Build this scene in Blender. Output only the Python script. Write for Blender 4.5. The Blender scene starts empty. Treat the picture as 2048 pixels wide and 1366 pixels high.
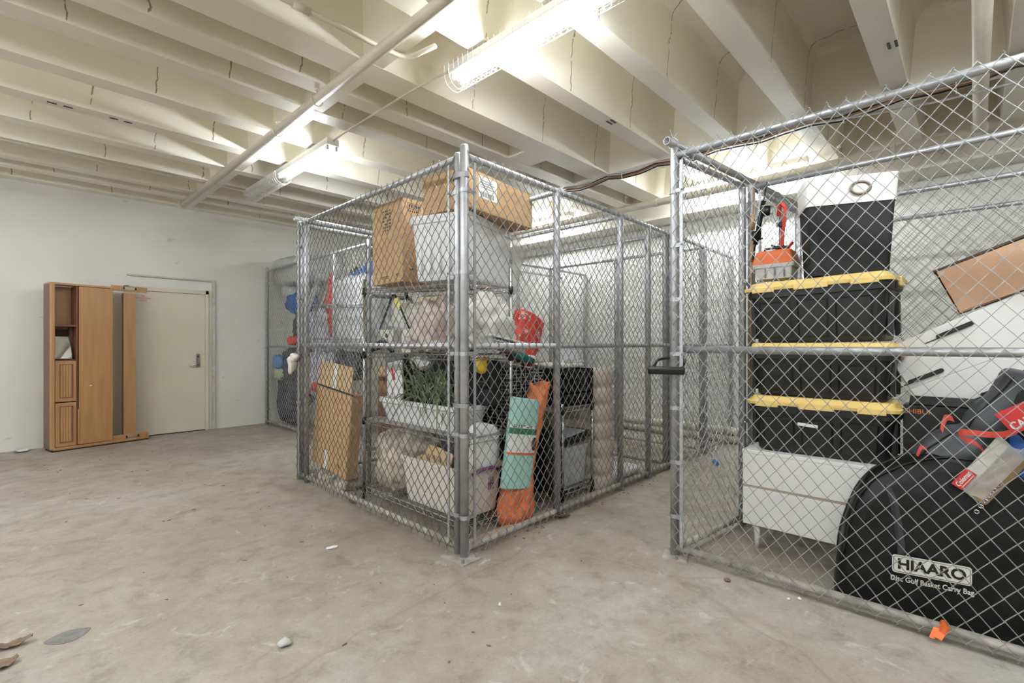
import bpy, bmesh, math, random
from mathutils import Vector, Matrix, noise
PI = math.pi
scn = bpy.context.scene
COL = scn.collection
# ---------------------------------------------------------------- camera, world, exposure
cam_d = bpy.data.cameras.new('camera'); cam = bpy.data.objects.new('camera', cam_d); COL.objects.link(cam)
cam.location = (0, 0, 1.31)
cam.rotation_euler = (math.radians(90), 0, math.radians(-46.3))
cam_d.sensor_width = 36; cam_d.lens = 969.0 * 36 / 2048; cam_d.shift_y = 5.0 / 2048
cam_d.clip_start = 0.05; cam_d.clip_end = 60
scn.camera = cam
w = bpy.data.worlds.new('world'); scn.world = w; w.use_nodes = True
w.node_tree.nodes['Background'].inputs[0].default_value = (0.9, 0.93, 1, 1)
w.node_tree.nodes['Background'].inputs[1].default_value = 0.0
scn.view_settings.view_transform = 'Standard'; scn.view_settings.look = 'None'
scn.view_settings.gamma = 1; scn.view_settings.use_curve_mapping = False
scn.view_settings.exposure = 1.27
TUBE = 60.0          # radiance of the fluorescent tubes
scn.cycles.max_bounces = 12; scn.cycles.diffuse_bounces = 8; scn.cycles.transparent_max_bounces = 12
scn.cycles.caustics_reflective = False; scn.cycles.caustics_refractive = False
scn.cycles.sample_clamp_indirect = 6

# ---------------------------------------------------------------- mesh builder
class MB:
    def __init__(s): s.v = []; s.f = []
    def add(s, vs, fs):
        o = len(s.v); s.v += [Vector(p) for p in vs]; s.f += [tuple(i + o for i in f) for f in fs]; return s
    def box(s, x0, x1, y0, y1, z0, z1):
        return s.add([(x0,y0,z0),(x1,y0,z0),(x1,y1,z0),(x0,y1,z0),(x0,y0,z1),(x1,y0,z1),(x1,y1,z1),(x0,y1,z1)],
                     [(3,2,1,0),(4,5,6,7),(0,1,5,4),(1,2,6,5),(2,3,7,6),(3,0,4,7)])
    def cbox(s, c, d, rot=None):
        m = MB().box(-d[0]/2,d[0]/2,-d[1]/2,d[1]/2,-d[2]/2,d[2]/2)
        M = Matrix.Translation(c) @ (rot.to_4x4() if rot else Matrix())
        return s.add([M @ p for p in m.v], m.f)
    def tube(s, pts, r, n=8, caps=True, closed=False):
        pts = [Vector(p) for p in pts]; N = len(pts); rings = []
        prev = None
        for i, p in enumerate(pts):
            if closed: t = pts[(i+1) % N] - pts[i-1]
            else: t = (pts[min(i+1,N-1)] - pts[max(i-1,0)])
            t.normalize()
            if prev is None:
                a = Vector((0,0,1)) if abs(t.z) < .9 else Vector((1,0,0))
                x = t.cross(a).normalized()
            else:
                x = prev - t * prev.dot(t)
                x = x.normalized() if x.length > 1e-6 else t.orthogonal().normalized()
            prev = x; y = t.cross(x)
            rr = r[i] if isinstance(r, (list, tuple)) else r
            rings.append([p + (x*math.cos(2*PI*k/n) + y*math.sin(2*PI*k/n))*rr for k in range(n)])
        o = len(s.v)
        for R in rings: s.v += R
        for i in range(N if closed else N-1):
            j = (i+1) % N
            for k in range(n):
                k2 = (k+1) % n
                s.f.append((o+i*n+k, o+i*n+k2, o+j*n+k2, o+j*n+k))
        if caps and not closed:
            s.f.append(tuple(o+k for k in range(n))[::-1]); s.f.append(tuple(o+(N-1)*n+k for k in range(n)))
        return s
    def pipe(s, a, b, ro, ri, n=14):                      # open hollow tube
        a, b = Vector(a), Vector(b); t = (b-a).normalized(); x = t.orthogonal().normalized(); y = t.cross(x)
        R = lambda p, r: [p+(x*math.cos(2*PI*k/n)+y*math.sin(2*PI*k/n))*r for k in range(n)]
        o = len(s.v); s.v += R(a,ro)+R(b,ro)+R(b,ri)+R(a,ri)
        for q in range(4):
            for k in range(n):
                k2=(k+1)%n; p=q; p2=(q+1)%4
                s.f.append((o+p*n+k,o+p*n+k2,o+p2*n+k2,o+p2*n+k))
        return s
    def loft(s, rings, cap0=True, cap1=True):
        n = len(rings[0]); o = len(s.v)
        for R in rings: s.v += [Vector(p) for p in R]
        for i in range(len(rings)-1):
            for k in range(n):
                k2 = (k+1) % n
                s.f.append((o+i*n+k, o+i*n+k2, o+(i+1)*n+k2, o+(i+1)*n+k))
        if cap0: s.f.append(tuple(o+k for k in range(n))[::-1])
        if cap1: s.f.append(tuple(o+(len(rings)-1)*n+k for k in range(n)))
        return s
    def rr(s, secs, m=4, cap0=True, cap1=True):           # secs: (z, hx, hy, r[, cx, cy]) rounded rectangles
        return s.loft([rrect(*q, m=m) for q in secs], cap0, cap1)
    def grid(s, fn, nu, nv, closed_u=False):
        o = len(s.v)
        for i in range(nu+1):
            for j in range(nv+1): s.v.append(Vector(fn(i/nu, j/nv)))
        for i in range(nu):
            for j in range(nv):
                a = o+i*(nv+1)+j; s.f.append((a, a+nv+1, a+nv+2, a+1))
        return s
    def xf(s, M):
        s.v = [M @ p for p in s.v]; return s
    def join(s, o): return s.add(o.v, o.f)
def rrect(z, hx, hy, r, cx=0, cy=0, m=4):
    P = []; r = max(min(r, hx-1e-4, hy-1e-4), 1e-4)
    for q, (sx, sy) in enumerate([(1,1),(-1,1),(-1,-1),(1,-1)]):
        for k in range(m+1):
            a = PI/2*(q + k/m)
            P.append((cx+sx*(hx-r)+r*math.cos(a), cy+sy*(hy-r)+r*math.sin(a), z))
    return P
def RZ(deg): return Matrix.Rotation(math.radians(deg), 4, 'Z')
def RX(deg): return Matrix.Rotation(math.radians(deg), 4, 'X')
def RY(deg): return Matrix.Rotation(math.radians(deg), 4, 'Y')
def TR(*p): return Matrix.Translation(p)

# ---------------------------------------------------------------- objects
def mk(name, mb, m, parent=None, smooth=False, bevel=0, sub=0, solid=0, world=True):
    """link one mesh; with a parent and world=True the mesh is given in world coordinates"""
    me = bpy.data.meshes.new(name)
    vs = mb.v
    if parent is not None and world:
        inv = WM[parent.name].inverted(); vs = [inv @ p for p in vs]
    me.from_pydata([tuple(p) for p in vs], [], mb.f)
    bm = bmesh.new(); bm.from_mesh(me)
    bmesh.ops.recalc_face_normals(bm, faces=bm.faces[:]); bm.to_mesh(me); bm.free()
    me.materials.append(m)
    if smooth: me.polygons.foreach_set('use_smooth', [True]*len(me.polygons))
    me.update()
    o = bpy.data.objects.new(name, me); COL.objects.link(o)
    if parent is not None:
        o.parent = parent; WM[o.name] = WM[parent.name].copy() if world else WM[parent.name].copy()
    else: WM[o.name] = Matrix()
    if solid:
        q = o.modifiers.new('s','SOLIDIFY'); q.thickness = solid; q.offset = 0
    if bevel:
        q = o.modifiers.new('b','BEVEL'); q.width = bevel; q.segments = 2; q.limit_method = 'ANGLE'; q.angle_limit = math.radians(40)
    if sub:
        q = o.modifiers.new('u','SUBSURF'); q.levels = sub; q.render_levels = sub
    return o
WM = {}
def thing(name, label, cat, loc=(0,0,0), rz=0, group=None):
    o = bpy.data.objects.new(name, None); COL.objects.link(o)
    o.location = loc; o.rotation_euler = (0,0,math.radians(rz)); o.empty_display_size = .1
    WM[o.name] = TR(*loc) @ RZ(rz)
    return tag(o, label, cat, group)
def tag(o, label, cat, group=None):
    o['label'] = label; o['category'] = cat
    if group: o['group'] = group
    return o
def struct(name, mb, m, **k):
    o = mk(name, mb, m, **k)
    if o.parent is None: o['kind'] = 'structure'
    return o
def solo(name, mb, m, label, cat, group=None, base=None, **k):
    """a thing that is one mesh, its origin put at its base"""
    if base is None:
        xs=[p.x for p in mb.v]; ys=[p.y for p in mb.v]; zs=[p.z for p in mb.v]
        base = ((min(xs)+max(xs))/2, (min(ys)+max(ys))/2, min(zs))
    mb.xf(TR(-base[0],-base[1],-base[2]))
    o = mk(name, mb, m, **k); o.location = base; WM[o.name] = TR(*base)
    return tag(o, label, cat, group)
def local(name, mb, m, parent, **k): return mk(name, mb, m, parent, world=False, **k)
def text(name, body, size, M, m, parent, world=True, ext=.0006, align='CENTER', sx=1.0, bold=0, shear=0, sp=1.0):
    c = bpy.data.curves.new('f','FONT'); c.body = body; c.size = size; c.extrude = ext; c.align_x = align; c.align_y = 'CENTER'
    c.offset = bold; c.resolution_u = 3; c.shear = shear; c.space_character = sp
    t = bpy.data.objects.new('f', c); COL.objects.link(t)
    dg = bpy.context.evaluated_depsgraph_get(); me = bpy.data.meshes.new_from_object(t.evaluated_get(dg))
    bpy.data.objects.remove(t); bpy.data.curves.remove(c)
    mb = MB(); mb.v = [M @ Matrix.Diagonal((sx,1,1,1)) @ v.co for v in me.vertices]; mb.f = [tuple(p.vertices) for p in me.polygons]
    bpy.data.meshes.remove(me)
    return mk(name, mb, m, parent, world=world)
def facing(p, xdir, up=(0,0,1)):                          # frame: x along xdir, y along up, z = x cross y, at p
    x = Vector(xdir).normalized(); y = Vector(up); y = (y - x*y.dot(x)).normalized(); z = x.cross(y)
    M = Matrix((x,y,z)).transposed().to_4x4(); M.translation = Vector(p); return M
def blob(c, d, rz=0, n=28, pw=2.6, amp=.03, fr=5, seed=0, rough=.5, flat=.0, tilt=None):
    """crumpled closed soft body: superellipsoid of full size d with noise folds"""
    mb = MB(); vs = []; fs = []; nr = n//2
    M = TR(*c) @ RZ(rz) @ (tilt if tilt else Matrix())
    S = Vector((seed*7.13, seed*3.7, seed*1.9))
    def P(i, j):
        th = PI*i/nr; ph = 2*PI*j/n
        sp = lambda a, e: math.copysign(abs(a)**e, a)
        e = 2/pw
        q = Vector((sp(math.sin(th),e)*sp(math.cos(ph),e), sp(math.sin(th),e)*sp(math.sin(ph),e), sp(math.cos(th),e)))
        q = Vector((q.x*d[0]/2, q.y*d[1]/2, q.z*d[2]/2))
        nn = q.normalized()
        f = noise.noise((q*fr)+S) + rough*abs(noise.noise(q*fr*2.3+S))*1.6 + .4*rough*noise.noise(q*fr*5+S)
        q = q + nn*amp*f
        if flat and q.z < -d[2]/2*(1-flat): q.z = -d[2]/2*(1-flat)
        return M @ q
    vs.append(P(0,0))
    for i in range(1,nr):
        for j in range(n): vs.append(P(i,j))
    vs.append(P(nr,0))
    for j in range(n): fs.append((0,1+j,1+(j+1)%n))
    for i in range(nr-2):
        for j in range(n):
            a=1+i*n+j; b=1+i*n+(j+1)%n; fs.append((a,a+n,b+n,b))
    L=len(vs)-1; o=1+(nr-2)*n
    for j in range(n): fs.append((L,o+(j+1)%n,o+j))
    return mb.add(vs, fs)

# ---------------------------------------------------------------- materials
def mat(name, col, rough=.5, metal=0, var=.0, sc=6, bump=0, bsc=60, alpha=1, trans=0, spec=.5, col2=None, stretch=None, emis=0, coat=0, det=4):
    m = bpy.data.materials.new(name); m.use_nodes = True; nt = m.node_tree; b = nt.nodes['Principled BSDF']
    c = (*col, 1)
    b.inputs['Base Color'].default_value = c; b.inputs['Roughness'].default_value = rough; b.inputs['Metallic'].default_value = metal
    b.inputs['Specular IOR Level'].default_value = spec; b.inputs['Alpha'].default_value = alpha
    b.inputs['Transmission Weight'].default_value = trans; b.inputs['Coat Weight'].default_value = coat
    tc = nt.nodes.new('ShaderNodeTexCoord'); src = tc.outputs['Object']
    if stretch:
        mp = nt.nodes.new('ShaderNodeMapping'); mp.inputs['Scale'].default_value = stretch
        nt.links.new(src, mp.inputs['Vector']); src = mp.outputs['Vector']
    if var or col2:
        nz = nt.nodes.new('ShaderNodeTexNoise'); nz.inputs['Scale'].default_value = sc; nz.inputs['Detail'].default_value = det
        nt.links.new(src, nz.inputs['Vector'])
        rp = nt.nodes.new('ShaderNodeValToRGB'); rp.color_ramp.elements[0].position = .3; rp.color_ramp.elements[1].position = .7
        k2 = col2 if col2 else tuple(min(1, x*(1+var)) for x in col); k1 = col if col2 else tuple(x*(1-var) for x in col)
        rp.color_ramp.elements[0].color = (*k1, 1); rp.color_ramp.elements[1].color = (*k2, 1)
        nt.links.new(nz.outputs['Fac'], rp.inputs['Fac']); nt.links.new(rp.outputs['Color'], b.inputs['Base Color'])
    if bump:
        nb = nt.nodes.new('ShaderNodeTexNoise'); nb.inputs['Scale'].default_value = bsc; nb.inputs['Detail'].default_value = 3
        nt.links.new(src, nb.inputs['Vector'])
        bp = nt.nodes.new('ShaderNodeBump'); bp.inputs['Strength'].default_value = bump; bp.inputs['Distance'].default_value = .01
        nt.links.new(nb.outputs['Fac'], bp.inputs['Height']); nt.links.new(bp.outputs['Normal'], b.inputs['Normal'])
    if emis:
        b.inputs['Emission Color'].default_value = (.89,.95,1,1); b.inputs['Emission Strength'].default_value = emis
    return m
def nodes(m): return m.node_tree, m.node_tree.nodes['Principled BSDF']
M = {}
M['galv'] = mat('galvanised steel', (.47,.475,.50), .42, .7, .14, 16, .12, 90)
M['galvd'] = mat('worn galvanised steel', (.34,.335,.335), .5, .6, .18, 10, .15, 70)
M['wire'] = mat('galvanised wire', (.31,.31,.31), .45, .4, .25, 30)
M['wire_shaded'] = mat('shaded gate wire', (.15,.145,.14), .5, .4, .3, 30)  # darker copy of the wire: shade on the gate mesh put into its colour
M['wire_mid'] = mat('dull wire', (.28,.275,.27), .45, .45, .3, 30)
M['rail_dirty'] = mat('dusty steel rail', (.40,.37,.33), .65, .25, .3, 12, .2, 80)
M['white'] = mat('white enamel', (.8,.8,.8), .35)
M['lampwhite'] = mat('lamp housing enamel', (.72,.71,.68), .4, var=.06)
M['tube'] = mat('lit fluorescent tube', (.95,.95,.95), .3, emis=TUBE)
M['tube_off'] = mat('unlit fluorescent tube', (.8,.8,.78), .25)
M['cream'] = mat('cream gloss paint', (.76,.72,.62), .4, var=.05, sc=2)
M['creampipe'] = mat('cream painted pipe', (.62,.57,.47), .38, var=.07, sc=8)
M['black'] = mat('black plastic', (.005,.005,.0055), .4)
M['blackmat'] = mat('matte black', (.007,.007,.008), .7)
M['card'] = mat('corrugated cardboard', (.50,.32,.165), .8, var=.1, sc=5, bump=.1, bsc=40, stretch=(1,1,6))
M['card2'] = mat('pale cardboard', (.56,.40,.235), .8, var=.1, sc=4)
M['card3'] = mat('brown cardboard', (.33,.19,.10), .8, var=.12, sc=4)
M['ink'] = mat('printing ink', (.05,.04,.035), .8)
M['paper'] = mat('white paper', (.75,.75,.75), .8, var=.04)
M['toteblk'] = mat('black tote plastic', (.009,.0085,.009), .38, bump=.03, bsc=300)
M['toteyel'] = mat('yellow lid plastic', (.78,.57,.19), .4, var=.04)
M['whitelac'] = mat('white lacquer board', (.76,.75,.73), .38, var=.02)
M['frost'] = mat('frosted white plastic', (.74,.74,.75), .4, var=.06, sc=5)
M['binw'] = mat('cream white plastic', (.68,.64,.58), .4, var=.03)
M['red'] = mat('red fabric', (.62,.05,.03), .6, var=.1)
M['orange'] = mat('orange plastic', (.72,.14,.03), .45, var=.05)
M['orangenet'] = mat('orange mesh bag', (.74,.20,.07), .7, var=.22, sc=14, bump=.5, bsc=130)
M['mint'] = mat('mint foam roll', (.38,.64,.58), .65, var=.03)
M['green'] = mat('dark green print', (.02,.16,.08), .6)
M['sleep'] = mat('charcoal nylon', (.05,.055,.063), .45, var=.15, sc=7, bump=.35, bsc=14)
M['bagblk'] = mat('black nylon', (.003,.003,.0035), .42, var=.2, sc=5, bump=.9, bsc=7, spec=.35)
M['blue'] = mat('blue nylon', (.02,.10,.36), .45, var=.25, sc=5, bump=.2, bsc=20)
M['oak'] = mat('honey oak veneer', (.36,.185,.075), .36, col2=(.44,.24,.105), sc=3.2, stretch=(6,6,.5), bump=.03, bsc=40, coat=.25)
M['oakd'] = mat('dark and shaded oak', (.13,.045,.018), .4, var=.12, sc=4, stretch=(8,8,.6), coat=.2)
M['mirror'] = mat('mirror', (.62,.62,.6), .03, 1)
M['vinyl'] = mat('beige flocked vinyl', (.58,.50,.40), .65, var=.04)
M['leaf'] = mat('green leaf', (.06,.11,.045), .5, col2=(.20,.27,.13), sc=9)
M['cloth'] = mat('white quilted cloth', (.66,.66,.68), .8, var=.08, sc=8, bump=.4, bsc=22)
M['lav'] = mat('lavender cloth', (.55,.55,.66), .8, var=.15, sc=8, bump=.4, bsc=22)
M['greybag'] = mat('grey storage bag', (.50,.50,.49), .5, var=.12, sc=6, bump=.3, bsc=18)
M['tarp'] = mat('black tarp', (.02,.022,.03), .5, col2=(.06,.065,.08), sc=6, bump=.6, bsc=16)
M['grey'] = mat('grey plastic', (.16,.16,.165), .5)
M['greyl'] = mat('light grey plastic', (.5,.5,.49), .5)
M['yellow'] = mat('yellow plastic', (.75,.47,.02), .4)
M['chrome'] = mat('chrome', (.62,.62,.64), .22, 1)
M['satin'] = mat('satin nickel', (.5,.48,.45), .3, .9)
M['shellbag'] = mat('bag of cream scraps', (.60,.54,.43), .45, col2=(.22,.18,.13), sc=15, bump=.5, bsc=24, det=3)
M['scrapcloth'] = mat('cream cloth with dark print', (.62,.56,.46), .8, col2=(.16,.14,.12), sc=13, det=2)
M['pinkbag'] = mat('clear bag of pinkish cloth', (.66,.60,.55), .28, col2=(.42,.31,.28), sc=7, bump=.7, bsc=16)
M['whitebag'] = mat('white plastic bag', (.82,.80,.76), .3, col2=(.62,.58,.54), sc=6, bump=.7, bsc=15)
M['clear'] = mat('clear plastic film', (.85,.84,.82), .18, alpha=.38, bump=.4, bsc=20)
M['clearbin'] = mat('clear bin plastic', (.66,.67,.68), .25, alpha=.75, var=.15, sc=6)
M['rubble'] = mat('dried leaf', (.17,.12,.08), .85, var=.3, sc=30)
M['rust'] = mat('copper orange cable', (.20,.09,.06), .5)
M['cork'] = mat('cork grip', (.52,.33,.18), .8, var=.15, sc=60)
M['dirtstrip'] = mat('dusty concrete curb', (.40,.35,.29), .9, var=.2, sc=20)
M['redprint'] = mat('red print', (.60,.03,.03), .5)
M['purple'] = mat('purple plastic', (.16,.04,.16), .4)
M['teal'] = mat('teal plastic', (.01,.16,.14), .4)
M['curb'] = mat('wooden dunnage', (.45,.36,.26), .8, var=.2, sc=10)

def floor_mat():
    m = mat('sealed concrete', (.4,.36,.31), .62, bump=.12, bsc=45); nt, b = nodes(m); N = nt.nodes.new; Lk = nt.links.new
    tc = N('ShaderNodeTexCoord')
    def nz(s, d, r=.55, dist=0):
        n = N('ShaderNodeTexNoise'); n.inputs['Scale'].default_value = s; n.inputs['Detail'].default_value = d; n.inputs['Roughness'].default_value = r
        n.inputs['Distortion'].default_value = dist; Lk(tc.outputs['Object'], n.inputs['Vector']); return n.outputs['Fac']
    def ramp(f, stops):
        r = N('ShaderNodeValToRGB'); e = r.color_ramp.elements
        while len(e) < len(stops): e.new(.5)
        for q, (p, c) in zip(e, stops): q.position = p; q.color = (*c, 1) if len(c) == 3 else c
        Lk(f, r.inputs['Fac']); return r.outputs['Color']
    def mix(a, bb, f, mode='MIX'):
        x = N('ShaderNodeMix'); x.data_type = 'RGBA'; x.blend_type = mode
        if hasattr(f, 'links'): Lk(f, x.inputs[0])
        else: x.inputs[0].default_value = f
        Lk(a, x.inputs[6]); Lk(bb, x.inputs[7]); return x.outputs[2]
    base = ramp(nz(.55, 8, .68, .4), [(.3,(.265,.225,.178)),(.5,(.345,.31,.262)),(.68,(.42,.405,.375))])
    mid = ramp(nz(6, 10, .74, .3), [(.25,(.5,.47,.43)),(.47,(.93,.91,.88)),(.7,(1.12,1.12,1.12))])
    c = mix(base, mid, 1.0, 'MULTIPLY')
    spk = ramp(nz(60, 4, .7), [(.30,(.5,.46,.4)),(.38,(.95,.94,.93)),(.62,(1,1,1)),(.72,(1.3,1.3,1.3))])
    c = mix(c, spk, .8, 'MULTIPLY')
    scuff = ramp(nz(5, 9, .75, 1.2), [(.58,(0,0,0)),(.70,(1,1,1))])
    wh = N('ShaderNodeRGB'); wh.outputs[0].default_value = (.55,.53,.5,1)
    sm = N('ShaderNodeMath'); sm.operation = 'MULTIPLY'; sm.inputs[1].default_value = .7; Lk(scuff, sm.inputs[0])
    c = mix(c, wh.outputs[0], sm.outputs[0])
    # hairline cracks
    vo = N('ShaderNodeTexVoronoi'); vo.feature = 'DISTANCE_TO_EDGE'; vo.inputs['Scale'].default_value = .38
    mpn = N('ShaderNodeTexNoise'); mpn.inputs['Scale'].default_value = 3; mpn.inputs['Detail'].default_value = 6; Lk(tc.outputs['Object'], mpn.inputs['Vector'])
    va = N('ShaderNodeMix'); va.data_type = 'RGBA'; va.inputs[0].default_value = .12; Lk(tc.outputs['Object'], va.inputs[6]); Lk(mpn.outputs['Color'], va.inputs[7]); Lk(va.outputs[2], vo.inputs['Vector'])
    cr = ramp(vo.outputs['Distance'], [(0,(.6,.55,.5)),(.002,(1,1,1))])
    c = mix(c, cr, .35, 'MULTIPLY')
    Lk(c, b.inputs['Base Color'])
    rr = ramp(nz(2.2, 5), [(.3,(.42,.42,.42)),(.7,(.75,.75,.75))]); Lk(rr, b.inputs['Roughness'])
    return m
M['floor'] = floor_mat()

def ceiling_mat():
    """cream painted cast concrete: form joints every 0.92 m along the joists, chips and dirt in the joints"""
    m = mat('painted cast concrete', (.62,.57,.46), .42, bump=.15, bsc=26); nt, b = nodes(m); N = nt.nodes.new; Lk = nt.links.new
    tc = N('ShaderNodeTexCoord'); sp = N('ShaderNodeSeparateXYZ'); Lk(tc.outputs['Object'], sp.inputs[0])
    n1 = N('ShaderNodeTexNoise'); n1.inputs['Scale'].default_value = 7; n1.inputs['Detail'].default_value = 5; Lk(tc.outputs['Object'], n1.inputs['Vector'])
    n2 = N('ShaderNodeTexNoise'); n2.inputs['Scale'].default_value = 17; n2.inputs['Detail'].default_value = 4; Lk(tc.outputs['Object'], n2.inputs['Vector'])
    n3 = N('ShaderNodeTexNoise'); n3.inputs['Scale'].default_value = 1.3; n3.inputs['Detail'].default_value = 4; Lk(tc.outputs['Object'], n3.inputs['Vector'])
    def mth(op, a, bb=None):
        x = N('ShaderNodeMath'); x.operation = op
        for i, q in enumerate((a, bb)):
            if q is None: continue
            if hasattr(q, 'links'): Lk(q, x.inputs[i])
            else: x.inputs[i].default_value = q
        return x.outputs[0]
    # jitter the joint position per joist (by v) and a little by noise
    jit = mth('MULTIPLY', mth('FRACT', mth('MULTIPLY', mth('FLOOR', mth('MULTIPLY', sp.outputs[1], 1.47)), .37)), .9)
    wob = mth('MULTIPLY', mth('SUBTRACT', n1.outputs['Fac'], .5), .09)
    x = mth('ADD', mth('ADD', sp.outputs[0], jit), wob)
    d = mth('ABSOLUTE', mth('SUBTRACT', mth('FRACT', mth('DIVIDE', x, .92)), .5))
    line = mth('LESS_THAN', d, .0055)
    chips = mth('GREATER_THAN', n2.outputs['Fac'], .40)
    dirt = mth('MULTIPLY', line, chips)
    above = mth('GREATER_THAN', sp.outputs[2], 3.335)
    dirt = mth('MULTIPLY', dirt, above)
    rp = N('ShaderNodeValToRGB'); rp.color_ramp.elements[0].position = .3; rp.color_ramp.elements[1].position = .7
    rp.color_ramp.elements[0].color = (.79,.745,.635,1); rp.color_ramp.elements[1].color = (.865,.83,.73,1); Lk(n3.outputs['Fac'], rp.inputs['Fac'])
    mx = N('ShaderNodeMix'); mx.data_type = 'RGBA'; Lk(dirt, mx.inputs[0]); Lk(rp.outputs['Color'], mx.inputs[6]); mx.inputs[7].default_value = (.34,.28,.20,1)
    Lk(mx.outputs[2], b.inputs['Base Color'])
    return m
M['ceil'] = ceiling_mat()
def wall_mat():
    m = mat('off white wall paint', (.66,.645,.59), .5, bump=.06, bsc=30); nt, b = nodes(m); N = nt.nodes.new; Lk = nt.links.new
    tc = N('ShaderNodeTexCoord')
    n1 = N('ShaderNodeTexNoise'); n1.inputs['Scale'].default_value = 1.1; n1.inputs['Detail'].default_value = 5; Lk(tc.outputs['Object'], n1.inputs['Vector'])
    n2 = N('ShaderNodeTexNoise'); n2.inputs['Scale'].default_value = 5; n2.inputs['Detail'].default_value = 6
    mp = N('ShaderNodeMapping'); mp.inputs['Scale'].default_value = (1,1,2.2); Lk(tc.outputs['Object'], mp.inputs['Vector']); Lk(mp.outputs['Vector'], n2.inputs['Vector'])
    r1 = N('ShaderNodeValToRGB'); r1.color_ramp.elements[0].position = .3; r1.color_ramp.elements[1].position = .7
    r1.color_ramp.elements[0].color = (.66,.65,.60,1); r1.color_ramp.elements[1].color = (.73,.72,.675,1); Lk(n1.outputs['Fac'], r1.inputs['Fac'])
    r2 = N('ShaderNodeValToRGB'); r2.color_ramp.elements[0].position = .27; r2.color_ramp.elements[1].position = .33
    r2.color_ramp.elements[0].color = (.72,.68,.6,1); r2.color_ramp.elements[1].color = (1,1,1,1); Lk(n2.outputs['Fac'], r2.inputs['Fac'])
    mx = N('ShaderNodeMix'); mx.data_type = 'RGBA'; mx.blend_type = 'MULTIPLY'; mx.inputs[0].default_value = .6
    Lk(r1.outputs['Color'], mx.inputs[6]); Lk(r2.outputs['Color'], mx.inputs[7]); Lk(mx.outputs[2], b.inputs['Base Color'])
    return m
M['wall'] = wall_mat()
M['door'] = mat('cream door paint', (.62,.58,.46), .42, var=.04, sc=2)
# ---------------------------------------------------------------- room shell
X0, X1, Y0, Y1, ZJ, ZP = -4.0, 6.75, -4.2, 8.5, 3.32, 3.87
struct('floor', MB().box(X0-.2, X1+.2, Y0-.2, Y1+.2, -.12, 0), M['floor'])
struct('wall_left', MB().box(X0-.2, X1+.2, Y1, Y1+.2, 0, ZP), M['wall'])
struct('wall_back', MB().box(X1, X1+.2, Y0, Y1, 0, ZP), M['wall'])
struct('wall_right', MB().box(X0-.2, X1+.2, Y0-.2, Y0, 0, ZP), M['wall'])
struct('wall_front', MB().box(X0-.2, X0, Y0, Y1, 0, ZP), M['wall'])
# pan-joist ceiling: slab, tapered joists along x with coved tops, cross ribs along y
def joist_profile(a, b):          # closed section in (y,z), underside a..b, coves at the slab
    R = .10; t = .035
    L = [(a, ZJ), (a-t, ZP-R)] + [(a-t-R+R*math.cos(q*PI/8), ZP-R+R*math.sin(q*PI/8)) for q in range(1,5)]
    Rr = [(b, ZJ), (b+t, ZP-R)] + [(b+t+R-R*math.cos(q*PI/8), ZP-R+R*math.sin(q*PI/8)) for q in range(1,5)]
    return [(y, z+.001 if z > ZP-.001 else z) for y, z in L[::-1] + Rr]
JO = [(-4.2,-4.05),(-3.72,-3.57),(-3.03,-2.88),(-2.34,-2.19),(-1.66,-1.50),(-.99,-.84),(-.33,-.17),(.375,.535),(1.06,1.22),(1.69,1.85),(2.34,2.50),
      (3.13,3.40),(3.65,3.82),(4.11,4.29),(4.79,4.96),(5.48,5.64),(6.17,6.32),(6.83,6.98),(7.46,7.60),(7.85,7.98),(8.33,8.5)]
mb = MB().box(X0-.2, X1+.2, Y0-.2, Y1+.2, ZP, ZP+.2)
for a, b in JO:
    pr = joist_profile(a, b); n = len(pr)
    mb.loft([[(X0-.1, y, z) for y, z in pr], [(X1, y, z) for y, z in pr]])
def rib(x0, x1, ya=Y0, yb=Y1):
    R = .09; t = .03
    L = [(x0, ZJ+.002), (x0-t, ZP-R)] + [(x0-t-R+R*math.cos(q*PI/8), ZP-R+R*math.sin(q*PI/8)) for q in range(1,5)]
    Rr = [(x1, ZJ+.002), (x1+t, ZP-R)] + [(x1+t+R-R*math.cos(q*PI/8), ZP-R+R*math.sin(q*PI/8)) for q in range(1,5)]
    pr = [(x, z+.001 if z > ZP-.001 else z) for x, z in L[::-1] + Rr]
    mb.loft([[(x, ya, z) for x, z in pr], [(x, yb, z) for x, z in pr]])
rib(1.755, 1.91); rib(4.94, 5.2); rib(-2.6, -2.44); rib(3.76, 4.1, 3.3, 4.15)
struct('ceiling', mb, M['ceil'])
struct('trim_1', MB().box(6.32, X1, Y0, Y1, 3.06, ZP), M['cream'])                       # concrete beam along the back wall
# door, its frame and the capped conduit trim round it
dm = MB().box(1.19, 2.105, 8.482, 8.5, .012, 2.06)
d = struct('door_1', dm, M['door'], bevel=.003)
fr = MB()
for b in [(1.13,1.19,8.46,8.5,0,2.12), (2.108,2.15,8.46,8.5,0,2.12), (1.13,2.15,8.46,8.5,2.062,2.12)]: fr.box(*b)
mk('door_frame', fr, M['door'], d, bevel=.003)
mk('door_gap', MB().box(1.19,2.107,8.478,8.4995,0,.011), M['blackmat'], d)
hd = mk('escutcheon', MB().box(1.985,2.035,8.468,8.482,.965,1.165), M['satin'], d, bevel=.003)
lv = MB().tube([(2.01,8.475,1.0),(2.01,8.43,1.0)], .012, 10); lv.tube([(2.02,8.432,1.0),(1.97,8.428,1.0),(1.895,8.432,.992)], [.011,.0125,.010], 10)
mk('door_handle', lv, M['chrome'], d, smooth=True)
mk('key_switch', MB().tube([(2.01,8.47,1.12),(2.01,8.463,1.12)], .012, 12), M['blackmat'], d)
for k, (s, y) in enumerate((('FIRE',1.985),('EXTINGUISHER',1.955),('INSIDE',1.925))):
    text('lettering', s, .03, facing((1.345,8.4805,y), (1,0,0)), M['redprint'], d, sx=.9)
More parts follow.
